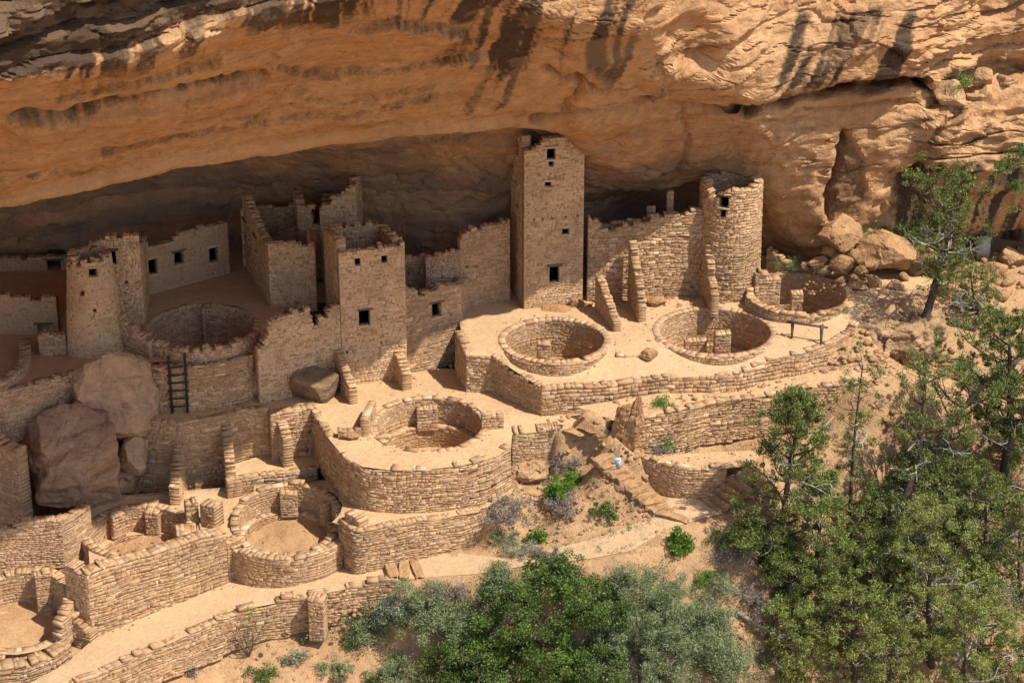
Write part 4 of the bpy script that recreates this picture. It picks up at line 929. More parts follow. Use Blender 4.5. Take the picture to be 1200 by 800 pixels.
# --- lower court walls
pts = [G(x, y, -3.95)[:2] for x, y in ((396, 610), (408, 619), (418, 624), (450, 619), (480, 614), (520, 608), (560, 600), (585, 592))]
curved_wall('retaining_wall', 'long low retaining wall right of the lowest kiva', 'wall', pts, -5.9, follow(pts, zE, .04), .34, 'rough')
zk = lambda a_: -4.45 + .5 * math.sin(R(a_))
kiva('lowest sunlit kiva with a grassy floor near the path', KE, 1.95, zk, 2.3, bench=1.25, benchw=.25, pil=((93, .7, .75), (35, .3, .9)), outer=[(192, 348, 2.7, -4.78, -6.4)])
solo_wall('low_wall', 'square wall end right of the lowest kiva', 'wall', G(404, 612, -3.95)[:2], G(421, 620, -3.95)[:2], -5, -3.55, th=.5, style='lit')
zk = lambda a_: -4.62
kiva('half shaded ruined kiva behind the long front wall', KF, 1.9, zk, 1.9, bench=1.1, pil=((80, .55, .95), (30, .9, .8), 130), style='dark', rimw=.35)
# front wall H
a = P_(108, 747)[:2]; b = P_(268, 683)[:2]
solo_wall('front_wall', 'long sunlit front wall beside the path at the lower left', 'wall', a, b, pw([(0, -7.1), (5, -6.7), (6.2, -6.5)]), top_px(a, b, [(108, 668), (150, 656), (200, 640), (240, 629), (268, 621)]), th=.55, style='rough', rag=.04)
solo_wall('front_wall', 'dark end of the front wall facing left', 'wall', off(a, (-.95, .55), 1.0), a, -7.1, pw([(0, -3.85), (1.0, -4.1)]), th=.6, style='dark', trim=.02)
solo_wall('front_wall', 'short sunlit wall panel between the front wall and the lowest kiva', 'wall', P_(269, 682)[:2], P_(286, 674)[:2], -6.6, zE(0, 0) + .1 if False else -4.55, th=.5, style='lit')
# walls at the lower left
a = G(-16, 668, -5.2)[:2]; b = G(77, 662, -5.2)[:2]; c = G(110, 640, -5.2)[:2]
solo_wall('ruined_wall', 'shaded wall facing the viewer at the left edge below the red boulder', 'wall', a, b, -6.4, top_px(a, b, [(-16, 622), (10, 619), (30, 611), (75, 610)]), th=.45, style='dark')
solo_wall('ruined_wall', 'sunlit wall end turning the corner below the red boulder', 'wall', b, c, -6.4, pw([(0, zat(610, b[1])), (1.6, zat(592, c[1]))]), th=.4, style='lit', start=.0)
a = G(-90, 575, -3.2)[:2]; b = G(30, 612, -5.0)[:2]
solo_wall('ruined_wall', 'coursed wall rising out of the frame at the left beside the red boulder', 'wall', G(-60, 590, -5.0)[:2], G(30, 624, -5.0)[:2], -5.6, pw([(0, -.1), (1.6, -.6), (2.6, -.95), (3.3, -1.25), (3.4, -1.4)]), th=.5, style='dark')
a = G(8, 500, -.3)[:2]; b = G(88, 430, .2)[:2]
solo_wall('retaining_wall', 'shaded low retaining wall above the red boulder', 'wall', G(-10, 470, -.1)[:2], G(90, 446, -.1)[:2], -2.0, .2, th=.4, style='dark', rag=.1)
# little broken walls round the ruined kiva at the lower left corner
cK = G(22, 726, -6.2)
kiva('broken round room in the corner below the shaded wall', cK, 1.75, lambda a_: -5.55 + .5 * math.cos(R(a_ - 60)) if math.sin(R(a_)) > -.5 else -6.7, 2.0, bench=1.5, pil=(), rimw=.42)
solo_wall('low_wall', 'tall broken wall block above the round room at the lower left', 'wall', G(45, 718, -6.6)[:2], G(80, 712, -6.6)[:2], -7, pw([(0, -5.0), (.5, -4.9), (1.0, -5.2), (1.3, -5.5)]), th=.45, style='lit')
solo_wall('low_wall', 'crumbling wall stub next to the end of the front wall', 'wall', G(70, 742, -6.7)[:2], G(106, 752, -6.7)[:2], -7.2, pw([(0, -5.9), (.5, -5.6), (.9, -6.1), (1.3, -6.3)]), th=.5, style='rough')
pts = [P_(x, y)[:2] for x, y in ((-40, 815), (0, 800), (35, 790), (65, 778), (84, 765))]
curved_wall('low_wall', 'tumbled low rubble wall along the path at the bottom left', 'wall', pts, -7.8, -6.45, .6, 'rough', rag=.12)
# path retaining wall
pts = [P_(x, y)[:2] for x, y in ((20, 838), (60, 818), (99, 797), (168, 767), (210, 748), (255, 729), (300, 712), (360, 699), (420, 687), (470, 680))]
curved_wall('retaining_wall', 'long dry-stone retaining wall along the outer edge of the path', 'wall', pts, lambda f: -8.4 + 1.3 * f, follow(pts, zP, .06), .36, 'rough', rag=.08)
pb = G(373, 728, -6.9)
pylon(None, 'stone_pillar', pb[0], pb[1], .62, .55, -7.5, -5.85, -.2).name = 'stone_pillar'
tag(bpy.data.objects['stone_pillar'], 'square stone pillar standing below the path wall', 'pillar')
# niche boxes at the ruined kiva
for (x, y, w_, d_, z0, z1, an, lab) in ((222, 632, 1.0, .9, -5.6, -4.15, .2, 'broad dark wall block right of the half shaded kiva'), (225, 607, .5, .5, -5.0, -3.75, .3, 'leaning square wall block above the half shaded kiva'), (249, 612, .7, .6, -5.0, -3.7, -.5, 'jagged broken wall stub left of the lowest kiva')):
    p = G(x, y, -4.6); o = pylon(None, 'wall_stub', p[0], p[1], w_, d_, z0, z1, an); tag(o, lab, 'wall')

# ================================================================ ROCKS, STEPS, TIMBER
def tgrid(x, y):
    i = int(np.clip(np.searchsorted(ax, x) - 1, 0, len(ax) - 2)); j = int(np.clip(np.searchsorted(ay, y) - 1, 0, len(ay) - 2))
    u = (x - ax[i]) / (ax[i + 1] - ax[i]); v = (y - ay[j]) / (ay[j + 1] - ay[j])
    return float((tz[i, j] * (1 - u) + tz[i + 1, j] * u) * (1 - v) + (tz[i, j + 1] * (1 - u) + tz[i + 1, j + 1] * u) * v)
def T_(px, py):
    """first point of the terrain on a sight line"""
    d = ray(px, py); t = 70.0
    while t < 140:
        x, y, z = d[0] * t, CY + d[1] * t, CZ + d[2] * t
        if z < tgrid(x, y): break
        t += .15
    return (x, y, tgrid(x, y))
import bmesh
_ico = {}
def ico(n):
    if n not in _ico:
        bm = bmesh.new(); bmesh.ops.create_icosphere(bm, subdivisions=n, radius=1)
        _ico[n] = (np.array([v.co for v in bm.verts]), np.array([[v.index for v in f.verts] for f in bm.faces])); bm.free()
    return _ico[n]
def rock_shape(rad, seed, sub=4, planes=16, rough=.06, crack=1.0, cut=(.62, .95), flat_top=None, extra=()):
    v, f = ico(sub); r_ = np.random.RandomState(seed)
    nn = r_.normal(size=(planes, 3)); nn /= np.linalg.norm(nn, axis=1)[:, None]; dd = r_.uniform(*cut, planes)
    if flat_top: nn[0] = (0, 0, 1); dd[0] = flat_top
    for k, (n_, d_) in enumerate(extra): nn[-1 - k] = np.array(n_) / np.linalg.norm(n_); dd[-1 - k] = d_
    c = v @ nn.T; rr_ = np.where(c > .05, dd / np.maximum(c, .05), 9).min(1); rr_ = np.minimum(rr_, 1.05)
    p = v * rr_[:, None] * np.array(rad)
    s = min(rad); n_ = fbm(p / s * .9 + seed, 4) * rough * 1.5 * s + fbm(p / s * 4 + seed, 4) * rough * .55 * s
    if sub >= 4:
        o_, c_, e_ = worley(p / s * 1.5 + fbm(p / s * 1.2, 3)[:, None] * .25, seed % 90); n_ = n_ + crack * ((o_ * _grad[c_]).sum(-1) * .16 + _grad[c_, 1] * .05 - np.exp(-(e_ / .05) ** 2) * .04) * s
    lay_ = np.tanh(fbm(np.stack([p[:, 0] * .4, p[:, 1] * .4, p[:, 2] * 3.0 / s], -1) + seed, 2) * 4) * rough * .5 * s
    return p + v * (n_ + lay_)[:, None], f
def rot(p, rx, ry, rz):
    for a_, (i, j) in ((rx, (1, 2)), (ry, (2, 0)), (rz, (0, 1))):
        c, s = math.cos(R(a_)), math.sin(R(a_)); q = p.copy(); q[:, i] = c * p[:, i] - s * p[:, j]; q[:, j] = s * p[:, i] + c * p[:, j]; p = q
    return p
def rock(label, pos, rad, seed, mat='boulder', r=(0, 0, 0), group=None, name='boulder', **kw):
    p, f = rock_shape(rad, seed, **kw); p = rot(p, *r)
    o = mesh_np(name, p, f, M[mat], smooth=kw.get('sub', 4) >= 4, sharp=20); o.location = pos
    return tag(o, label, 'rock', group)
# great fallen blocks at the left
c = G(86, 548, -2.9); rock('huge reddish fallen boulder with a flat sloping face at the left', (c[0], c[1] + .3, -3.0), (2.5, 2.3, 2.5), 3, 'boulder_red', (0, 0, 0), sub=6, rough=.07, crack=.3, planes=12, cut=(.62, .85), extra=[((-.1, -.55, .8), .62), ((.75, -.6, -.1), .72), ((-.8, -.5, .1), .72)])
c = G(128, 476, -1.0); rock('smooth pale rock mass between the left round tower and the red boulder', (c[0], c[1] + .9, -1.1), (1.75, 1.7, 2.2), 9, 'boulder_pale', sub=6, rough=.06, crack=.25, planes=10, extra=[((.2, -.9, .35), .7)])
c = G(153, 540, -3.3); rock('rounded pale rock wedged beside the red boulder', (c[0], c[1] + .3, -3.2), (.75, .7, .9), 12, 'boulder_pale', sub=5, rough=.05, crack=.3)
c = G(60, 600, -5.4); rock('reddish shaded boulder tucked under the huge fallen block', (c[0] + .2, c[1] + 1.6, -5.0), (2.4, 1.5, 1.4), 14, 'boulder_red', sub=5)
c = G(135, 575, -4.6); rock('low reddish rock at the right foot of the huge fallen block', (c[0], c[1] + .8, -4.5), (1.3, 1.1, 1.0), 15, 'boulder_red', sub=5)
c = G(40, 480, -1.6); rock('dark rock behind the shaded retaining wall at the left', (c[0] + .2, c[1] + 1.9, -1.9), (2.6, 1.6, 1.6), 19, 'boulder_red', sub=5)
SIX = [((1, 0, 0), .62), ((-1, 0, 0), .6), ((0, 1, 0), .6), ((0, -1, 0), .62), ((0, .2, 1), .55), ((.1, 0, -1), .6), ((.7, -.6, .3), .75)]
c = G(369, 468, -1.8); rock('fallen slab with a dark top leaning on the notched wall', (c[0], c[1] + .35, -1.3), (1.35, 1.0, 1.05), 21, 'boulder_dark', (24, 12, -22), name='slab', sub=5, planes=8, cut=(.75, .9), rough=.03, crack=.2, extra=SIX)
c = G(301, 470, -1.8); rock('small upright pointed stone beside the ladder ledge', (c[0], c[1] + .25, -1.2), (.45, .35, .85), 22, 'boulder', (0, 12, 0), name='slab', planes=9, cut=(.5, .75))
# outcrop under the leaning juniper and cliff-foot boulders
c = U(1046, 392); rock('dark lichened outcrop with a flat top under the leaning juniper', (c[0], c[1] + .7, -.55), (1.75, 1.3, 1.25), 31, 'boulder_dark', sub=6, rough=.10, flat_top=.62)
c = U(1086, 388); rock('broken brown outcrop at the roots of the leaning juniper', (c[0], c[1] + .6, -.6), (.9, .9, 1.0), 33, 'boulder_dark', sub=5, rough=.12, flat_top=.7)
def cliff_rock(label, px, py, Yq, rad, seed, mat='boulder', **kw):
    kw.setdefault('planes', 9); kw.setdefault('crack', .35); kw.setdefault('cut', (.45, .8)); kw.setdefault('rough', .045); p = V(px, py, Yq); return rock(label, p, rad, seed, mat, **kw)
cliff_rock('big angular boulder perched at the cliff foot above the small kiva', 981, 272, 5.9, (1.12, .95, .85), 41, sub=5)
cliff_rock('large sunlit boulder with a sloping top at the cliff foot', 1043, 297, 6.1, (1.45, 1.1, 1.0), 42, sub=5, extra=[((-.2, -.5, .85), .6)])
cliff_rock('brown boulder beside the large sunlit one at the cliff foot', 1078, 305, 6.4, (.95, .8, .7), 43, 'boulder_dark', sub=5)
grp = 'fallen rocks heaped along the cliff foot'
for k, (px, py, Yq, r_) in enumerate(((958, 306, 5.4, .45), (989, 311, 5.3, .62), (1008, 318, 5.3, .42), (1018, 310, 5.5, .38), (972, 296, 5.5, .40), (1004, 300, 5.6, .5), (944, 312, 5.5, .3), (1000, 327, 4.9, .3), (985, 328, 4.9, .26), (1022, 326, 5.0, .34), (968, 318, 5.2, .3), (1092, 318, 6.2, .5), (1060, 325, 5.5, .3), (1120, 322, 6.3, .45), (1165, 318, 6.8, .6), (1185, 300, 7.6, .7), (1150, 345, 5.6, .4), (1130, 352, 5.0, .3), (1195, 330, 6.6, .5), (1175, 345, 6.0, .4))):
    cliff_rock('small fallen sandstone rock in the heap along the cliff foot', px, py, Yq, (r_, r_ * rnd.uniform(.7, 1), r_ * rnd.uniform(.6, .95)), 100 + k, group=grp)
cliff_rock('round boulder lodged in the leaning cleft of the cliff', 1037, 240, 6.0, (.3, .3, .32), 61)
cliff_rock('big tan boulder at the head of the cliff cleft', 1112, 112, 7.6, (.9, .8, .8), 62, sub=5)
cliff_rock('pale boulder on the high ledge, paired with another', 1153, 94, 9.0, (.62, .5, .55), 63, sub=5)
cliff_rock('rounded pale boulder at the end of the high ledge', 1178, 96, 9.0, (.6, .5, .5), 64, sub=5)
grp = 'loose rocks on the high ledge'
for k in range(26):
    px = rnd.uniform(1075, 1200); py = 104 + (px - 1100) * -.02 + rnd.uniform(0, 32) * (1 if px > 1100 else .3); r_ = rnd.uniform(.12, .36)
    cliff_rock('loose sandstone rock scattered on the high ledge', px, py, 7.9 + (px - 1100) * .012 - (py - 104) * .02, (r_ * 1.3, r_, r_ * .7), 200 + k, group=grp, sub=3)
# standing slabs and stones of the terraces
c = S_(729, 503); rock('tall standing slab leaning beside another below the upper terrace', (c[0] - .1, c[1] + .2, -1.45), (.36, .3, 1.25), 51, 'boulder', (6, 14, 0), name='slab', sub=5, planes=9, cut=(.6, .85))
c = S_(742, 505); rock('broad standing slab, the right one of a leaning pair', (c[0] + .05, c[1] + .25, -1.45), (.42, .32, 1.35), 52, 'boulder', (4, 10, 10), name='slab', sub=5, planes=9, cut=(.6, .85))
c = S_(711, 492); rock('small upright stone left of the two standing slabs', (c[0], c[1] + .1, -1.75), (.22, .22, .5), 53, name='slab')
for k, (px, py, r_, h_, lab) in enumerate(((648, 362, (.75, .4, .16), .02, 'flat stone at the bottom of the small pile under the tower door'), (652, 355, (.45, .35, .15), .26, 'middle stone of the small pile under the tower door'), (655, 350, (.28, .25, .13), .5, 'topmost stone of the small pile under the tower door'), (676, 358, (.32, .28, .3), .15, 'squarish stone block between the tower door and a buttress'),
                                      (769, 357, (.42, .32, .28), .15, 'squarish stone block at the foot of the long lit wall'), (845, 352, (.4, .28, .2), .1, 'rough stone at the foot of the round tower'), (862, 350, (.42, .28, .2), .1, 'longer stone at the foot of the round tower'), (760, 425, (.38, .3, .3), .1, 'square loose block in front of the linking low wall'),
                                      (1006, 338, (.5, .35, .3), .1, 'flat rock on the sand beside the small kiva'), (1024, 336, (.32, .22, .5), .2, 'pointed rock on the sand beside the small kiva'), (1050, 338, (.5, .3, .3), .1, 'low rock on the sand near the leaning juniper'))):
    p = U(px, py); rock(lab, (p[0], p[1], p[2] + h_), r_, 70 + k, name='stone', planes=10, cut=(.55, .85))
c = D_(409, 514); rock('pale flat stone lying on the middle terrace', (c[0], c[1], -1.85), (.42, .2, .16), 88, name='stone', planes=8, cut=(.6, .8))
c = G(590, 570, -3.9); rock('big pale rock under the retaining block below the middle terrace', (c[0], c[1] + .2, -3.8), (.75, .6, .5), 90, sub=5); c = G(615, 562, -3.9); rock('pale flat boulder above the dry bushes of the mound', (c[0] + .2, c[1] + .2, -3.6), (.95, .7, .55), 91, sub=5, flat_top=.7)

def block_mesh(parent, name, c, size, ang, seed, mat=None):
    p, f = rock_shape((1, 1, 1), seed, sub=4, planes=6, rough=.035, extra=[((1, 0, 0), .75), ((-1, 0, 0), .75), ((0, 1, 0), .75), ((0, -1, 0), .75), ((0, 0, 1), .75), ((0, 0, -1), .75)])
    p = p / .75 * np.array(size) * .5; p = rot(p, 0, 0, ang)
    return mesh_np(name, p + np.array(c), f, mat or M['boulder'], parent)
def stairs(label, pts, w, h=.22, d=.5, ang=0.0, group=None, seed=300):
    e = empty('stone_steps', pts[0], label, 'steps', group)
    for k, p in enumerate(pts): block_mesh(e, 'step', (p[0], p[1], p[2] - h / 2 + .04), (w * rnd.uniform(.85, 1.1), d * rnd.uniform(.9, 1.15), h), ang + rnd.uniform(-8, 8), seed + k)
    return e
lerp = lambda a_, b_, t_: tuple(a_[i] + (b_[i] - a_[i]) * t_ for i in range(len(a_)))
a = S_(708, 520); a = (a[0], a[1], -2.35); b = G(779, 600, -4.3)
stairs('rough stone steps climbing from the path to the middle terrace past a white sign', [lerp(a, b, k / 9) for k in range(10)], .95, .36, .46, 40)
a = G(880, 560, -3.15); b = G(836, 590, -4.2)
stairs('flight of wide stone steps at the right end of the curved retaining wall', [lerp(b, a, k / 5) for k in range(6)], 1.6, .34, .5, -55, seed=330)
a = U(906, 409); b = U(916, 396)
stairs('three short stone steps beside the log railing', [lerp((a[0], a[1], -.62), (b[0], b[1], -.12), k / 2) for k in range(3)], .85, .26, .5, -10, seed=350)
a = P_(489, 668); b = P_(458, 668)
stairs('low broad stone steps across the path beside the low retaining wall', [(lerp(a, b, k / 2)[0], lerp(a, b, k / 2)[1], zP(*lerp(a, b, k / 2)[:2]) + .05 + .05 * k) for k in range(3)], .42, .2, 1.5, 10, seed=360)
pts = [T_(x, y) for x, y in ((1112, 440), (1113, 430), (1114, 420))]
stairs('dusty stone steps on the trail behind the junipers', [(p[0], p[1], p[2] + .08) for p in pts], 1.3, .22, .5, 0, seed=370)
p = P_(788, 606); block = block_mesh(None, 'threshold_stone', (p[0], p[1], p[2] + .02), (1.5, .45, .2), -32, 381); tag(block, 'long flat threshold stone laid across the path', 'stone')
sp = S_(723, 533); sp = lerp((S_(708, 520)[0], S_(708, 520)[1], -2.35), G(779, 600, -4.3), .22)

def tube(V_, F_, path, radii, n=7):
    b0 = len(V_); m_ = len(path); pr_ = None
    for i, p in enumerate(path):
        p = np.array(p, float); d = np.array(path[min(i + 1, m_ - 1)], float) - np.array(path[max(i - 1, 0)], float); d /= np.linalg.norm(d) + 1e-9
        u = np.cross(d, (0.0, 0.0, 1.0)) if abs(d[2]) < .9 else np.cross(d, (1.0, 0.0, 0.0)); u /= np.linalg.norm(u); v = np.cross(d, u)
        r_ = radii[i] if hasattr(radii, '__len__') else radii
        for k in range(n):
            a_ = 2 * math.pi * k / n; V_.append(tuple(p + (u * math.cos(a_) + v * math.sin(a_)) * r_))
    for i in range(m_ - 1):
        for k in range(n): F_.append((b0 + i * n + k, b0 + i * n + (k + 1) % n, b0 + (i + 1) * n + (k + 1) % n, b0 + (i + 1) * n + k))
def tube_obj(name, path, radii, mat, parent=None, n=8):
    V_, F_ = [], []; path = [tuple(p) for p in path]
    e0, e1 = path[0], path[-1]; rr_ = radii if hasattr(radii, '__len__') else [radii] * len(path)
    nudge = lambda p_, q_: tuple(p_[i] + (p_[i] - q_[i]) * 1e-3 for i in range(3))
    path = [nudge(e0, path[1])] + path + [nudge(e1, path[-2])]; rr_ = [.001] + list(rr_) + [.001]
    tube(V_, F_, path, rr_, n); return mesh_np(name, V_, F_, mat, parent, smooth=True)
# ladder
b0 = G(202, 484, -1.8); b1 = G(220, 483.5, -1.8); top_y = G(210, 427, .3)[1] - .12
e = empty('ladder', (b0[0], b0[1], -1.8), 'dark wooden pole ladder leaning on the shaded curved wall', 'ladder')
t0 = (b0[0] - .02, top_y, zat(417, top_y)); t1 = (b1[0] + .02, top_y, zat(414, top_y))
tube_obj('rail', [b0, lerp(b0, t0, .5), t0], .055, M['ladderwood'], e); tube_obj('rail', [b1, lerp(b1, t1, .5), t1], .055, M['ladderwood'], e)
for k in range(6):
    f_ = .12 + k * .135; p, q = lerp(b0, t0, f_), lerp(b1, t1, f_); dx = (q[0] - p[0]) * .16
    tube_obj('rung', [(p[0] - dx, p[1] - .03, p[2]), (q[0] + dx, q[1] - .03, q[2])], .035, M['ladderwood'], e, 6)
# log railing
a = U(928, 394); b = U(962, 401); zr = .72
e = empty('railing', a, 'single log rail on crossed posts beside the three short steps', 'railing')
tube_obj('rail', [(a[0] - .25, a[1] + .02, a[2] + zr - .05), (b[0] + .25, b[1], b[2] + zr - .05)], [.06, .05], M['log'], e)
for p in (a, b):
    for s in (-1, 1): tube_obj('post', [(p[0] + s * .05, p[1] + s * .26, p[2] - .1), (p[0] - s * .05, p[1] - s * .07, p[2] + zr + .08)], .05, M['log'], e, 7)
# little white notice by the steps
p = sp; e = empty('notice_sign', (p[0], p[1], p[2]), 'small white notice board standing on the rough stone steps', 'sign')
def box_obj(name, c_, s_, mat, parent=None, rx=0.0, rz=0.0):
    x, y, z = [q / 2 for q in s_]; v = np.array([(i * x, j * y, k * z) for i in (-1, 1) for j in (-1, 1) for k in (-1, 1)], float)
    f = [(0, 1, 3, 2), (4, 6, 7, 5), (0, 4, 5, 1), (2, 3, 7, 6), (0, 2, 6, 4), (1, 5, 7, 3)]
    return mesh_np(name, rot(v, rx, 0, rz) + np.array(c_), f, mat, parent)
box_obj('board', (p[0], p[1], p[2] + .3), (.28, .03, .42), M['white'], e, -12)
for k, (x0, zz) in enumerate(((0, .40), (-.02, .32), (.0, .24), (-.03, .17))): box_obj('text_line', (p[0] + x0, p[1] - .021 + (zz - .3) * .21, p[2] + zz), (.19 - .03 * (k % 2), .004, .03), M['ink'], e, -12)
box_obj('stake', (p[0], p[1] + .04, p[2] + .08), (.05, .03, .4), M['log'], e)
# logs and the grey cabinet on the trail at the right
for (x0, y0, x1, y1, lab) in ((1136, 358, 1174, 372, 'half buried log edging the trail under the juniper shade'), (1108, 380, 1143, 392, 'fallen log lying across the trail below the leaning juniper')):
    p, q = T_(x0, y0), T_(x1, y1); o = tube_obj('log', [(p[0], p[1], p[2] + .08), lerp((p[0], p[1], p[2] + .1), (q[0], q[1], q[2] + .1), .5), (q[0], q[1], q[2] + .08)], [.13, .12, .10], M['log']); tag(o, lab, 'log')
p = T_(1152, 305); e = empty('cabinet', p, 'pale grey box cabinet standing at the cliff foot behind the juniper', 'cabinet')
box_obj('body', (p[0], p[1] + .2, p[2] + .45), (.55, .4, 1.2), M['metal'], e); box_obj('lid', (p[0], p[1] + .2, p[2] + 1.07), (.62, .5, .06), M['metal'], e)
# rubble
def scatter_rocks(name, pts, rads, label, mat='boulder'):
    VV, FF, n0 = [], [], 0
    shapes = [rock_shape((1, .8, .65), 500 + k, sub=2, planes=9, rough=.05) for k in range(6)]
    for (x, y, z), r_ in zip(pts, rads):
        v, f = shapes[rnd.randrange(6)]; v = rot(v * r_, rnd.uniform(-20, 20), rnd.uniform(-20, 20), rnd.uniform(0, 360)) + np.array((x, y, z + r_ * .25)); VV.append(v); FF.append(f + n0); n0 += len(v)
    return tag(mesh_np(name, np.concatenate(VV), np.concatenate(FF), M[mat]), label, 'rubble', kind='stuff')
pp, rr2 = [], []
def region(n, x0, x1, y0, y1, r0, r1, f=T_):
    for _ in range(n):
        p = f(rnd.uniform(x0, x1), rnd.uniform(y0, y1)); pp.append(p); rr2.append(r0 + (r1 - r0) * rnd.random() ** 3)
region(520, 560, 780, 525, 650, .03, .14); region(200, 860, 1000, 640, 800, .03, .16); region(240, 150, 560, 690, 800, .025, .10); region(260, 850, 1200, 420, 800, .04, .2); region(170, 960, 1200, 330, 450, .04, .22); region(120, 1080, 1200, 290, 350, .08, .45); region(70, 940, 1010, 330, 345, .03, .12, lambda x, y: U(x, y))
region(120, 740, 1000, 455, 485, .02, .08, S_); region(70, 760, 870, 500, 545, .02, .07, lambda x, y: G(x, y, -2.9)); region(40, 690, 960, 350, 440, .015, .05, U); region(60, 400, 560, 440, 470, .015, .05, D_); region(60, 110, 400, 600, 640, .02, .08, E_); region(120, 100, 700, 655, 690, .012, .035, P_)
region(60, 690, 780, 490, 600, .06, .2)
region(60, 640, 840, 352, 366, .03, .14, U)
region(260, 925, 1040, 392, 452, .04, .24); region(160, 1000, 1110, 370, 440, .03, .2)
def along(pts, n, w_=.35, r0=.02, r1=.10):
    for _ in range(n):
        i = rnd.randrange(len(pts) - 1); p = lerp(pts[i], pts[i + 1], rnd.random()); q = abs(rnd.gauss(0, w_)); pp.append((p[0] + rnd.uniform(-.1, .1), p[1] - q, p[2])); rr2.append(r0 + (r1 - r0) * rnd.random() ** 3)
zz = lambda pts, z: [(*G(x, y, z)[:2], z) for x, y in pts]
along([U(x, y) for x, y in ((690, 353), (735, 352), (826, 347), (880, 350))], 110, .3, .02, .16)
along([D_(x, y) for x, y in ((410, 454), (470, 443), (540, 425), (578, 428), (634, 492))], 70, .25)
along(zz(((385, 560), (420, 583), (470, 590), (540, 587), (600, 560)), -3.9), 90, .3, .02, .12)
along([P_(x, y) for x, y in ((110, 748), (190, 712), (268, 684), (300, 678), (400, 660), (480, 652))], 120, .2, .015, .09)
along([S_(x, y) for x, y in ((640, 494), (720, 470), (800, 464), (900, 450), (990, 425))], 130, .35, .02, .13)
along(zz(((745, 512), (800, 514), (870, 504), (940, 485)), -2.9), 110, .4, .02, .13)
along(zz(((160, 566), (215, 566), (260, 562)), -4.6), 50, .3, .02, .1); along(zz(((170, 479), (230, 479), (300, 472), (345, 462)), -1.8), 60, .2, .02, .09)
along([T_(x, y) for x, y in ((110, 815), (255, 752), (380, 722), (470, 704))], 200, .5, .03, .15)
for cx_, cy_, cz_, r_ in ((KC[0], KC[1], 0, 2.5), (KB[0], KB[1], 0, 2.9), (KD[0], KD[1], -1.95, 2.5)):
    for _ in range(26):
        a_ = rnd.uniform(0, 6.28); q = r_ + abs(rnd.gauss(0, .25)); x, y = cx_ + q * math.cos(a_), cy_ + q * math.sin(a_); pp.append((x, y, zU(x, y) if cz_ == 0 else zD(x, y))); rr2.append(rnd.uniform(.015, .07))
scatter_rocks('loose_rubble', pp, rr2, 'loose stones and gravel strewn over the slopes')

for k, (px, py, r_, lab) in enumerate(((676, 512, (.6, .4, .14), 'flat pale slab at the head of the rough steps'), (694, 508, (.55, .35, .18), 'tilted flat slab beside the head of the rough steps'), (702, 524, (.4, .3, .25), 'chunky stone edging the top of the rough steps'), (732, 572, (.55, .35, .3), 'dark edged stone block beside the middle of the rough steps'), (755, 593, (.4, .3, .25), 'stone block beside the foot of the rough steps'), (640, 548, (.5, .4, .3), 'pale block below the square retaining block'))):
    p = T_(px, py); rock(lab, (p[0], p[1], p[2] + .05), r_, 410 + k, name='stone', planes=9, cut=(.55, .8), crack=.3)

# ================================================================ VEGETATION
vr = np.random.RandomState(5)
def leaves(centers, spread, n, size, aspect=.5, up=.3, droop=0.0):
    """numpy cloud of small leaf quads around centers -> verts, faces"""
    centers = np.asarray(centers, float); k = len(centers)
    sp = np.asarray(spread, float) if hasattr(spread, '__len__') else np.full(k, spread)
    idx = vr.randint(0, k, n); d = vr.normal(size=(n, 3)); d /= np.linalg.norm(d, axis=1)[:, None]
    c = centers[idx] + d * (sp[idx] * vr.uniform(.15, 1, n) ** .6)[:, None] * np.array([1, 1, .8])
    a = d + vr.normal(size=(n, 3)) * .7 + np.array([0, 0, up]); a /= np.linalg.norm(a, axis=1)[:, None]
    b = np.cross(a, vr.normal(size=(n, 3))); b /= np.linalg.norm(b, axis=1)[:, None]
    L = size * vr.uniform(.6, 1.35, n)[:, None]; W = L * aspect
    v = np.stack([c - a * L * .5, c + b * W * .5 - a * L * .05, c + a * L * .5, c - b * W * .5 - a * L * .05], 1).reshape(-1, 3)
    return v, np.arange(4 * n).reshape(-1, 4)
def limb(p0, p1, bend, n=6, wob=.06):
    p0, p1 = np.array(p0, float), np.array(p1, float); L = np.linalg.norm(p1 - p0); off_ = vr.normal(size=3) * wob * L
    return [tuple(p0 + (p1 - p0) * t + (np.array(bend) + off_) * math.sin(math.pi * t)) for t in np.linspace(0, 1, n)]
def twiggy(V_, F_, start, d, L, r, depth=2, n=3, bend=.25):
    d = np.array(d, float); d /= np.linalg.norm(d); end = np.array(start) + d * L
    pth = limb(start, end, vr.normal(size=3) * bend * L * .5, 5); tube(V_, F_, pth, np.linspace(r, r * .35, 5).tolist(), 5)
    if depth:
        for _ in range(n):
            t = vr.uniform(.35, 1); q = np.array(pth[int(t * 4)]); dd = d + vr.normal(size=3) * .7; twiggy(V_, F_, q, dd, L * vr.uniform(.35, .6), r * .5, depth - 1, n, bend)
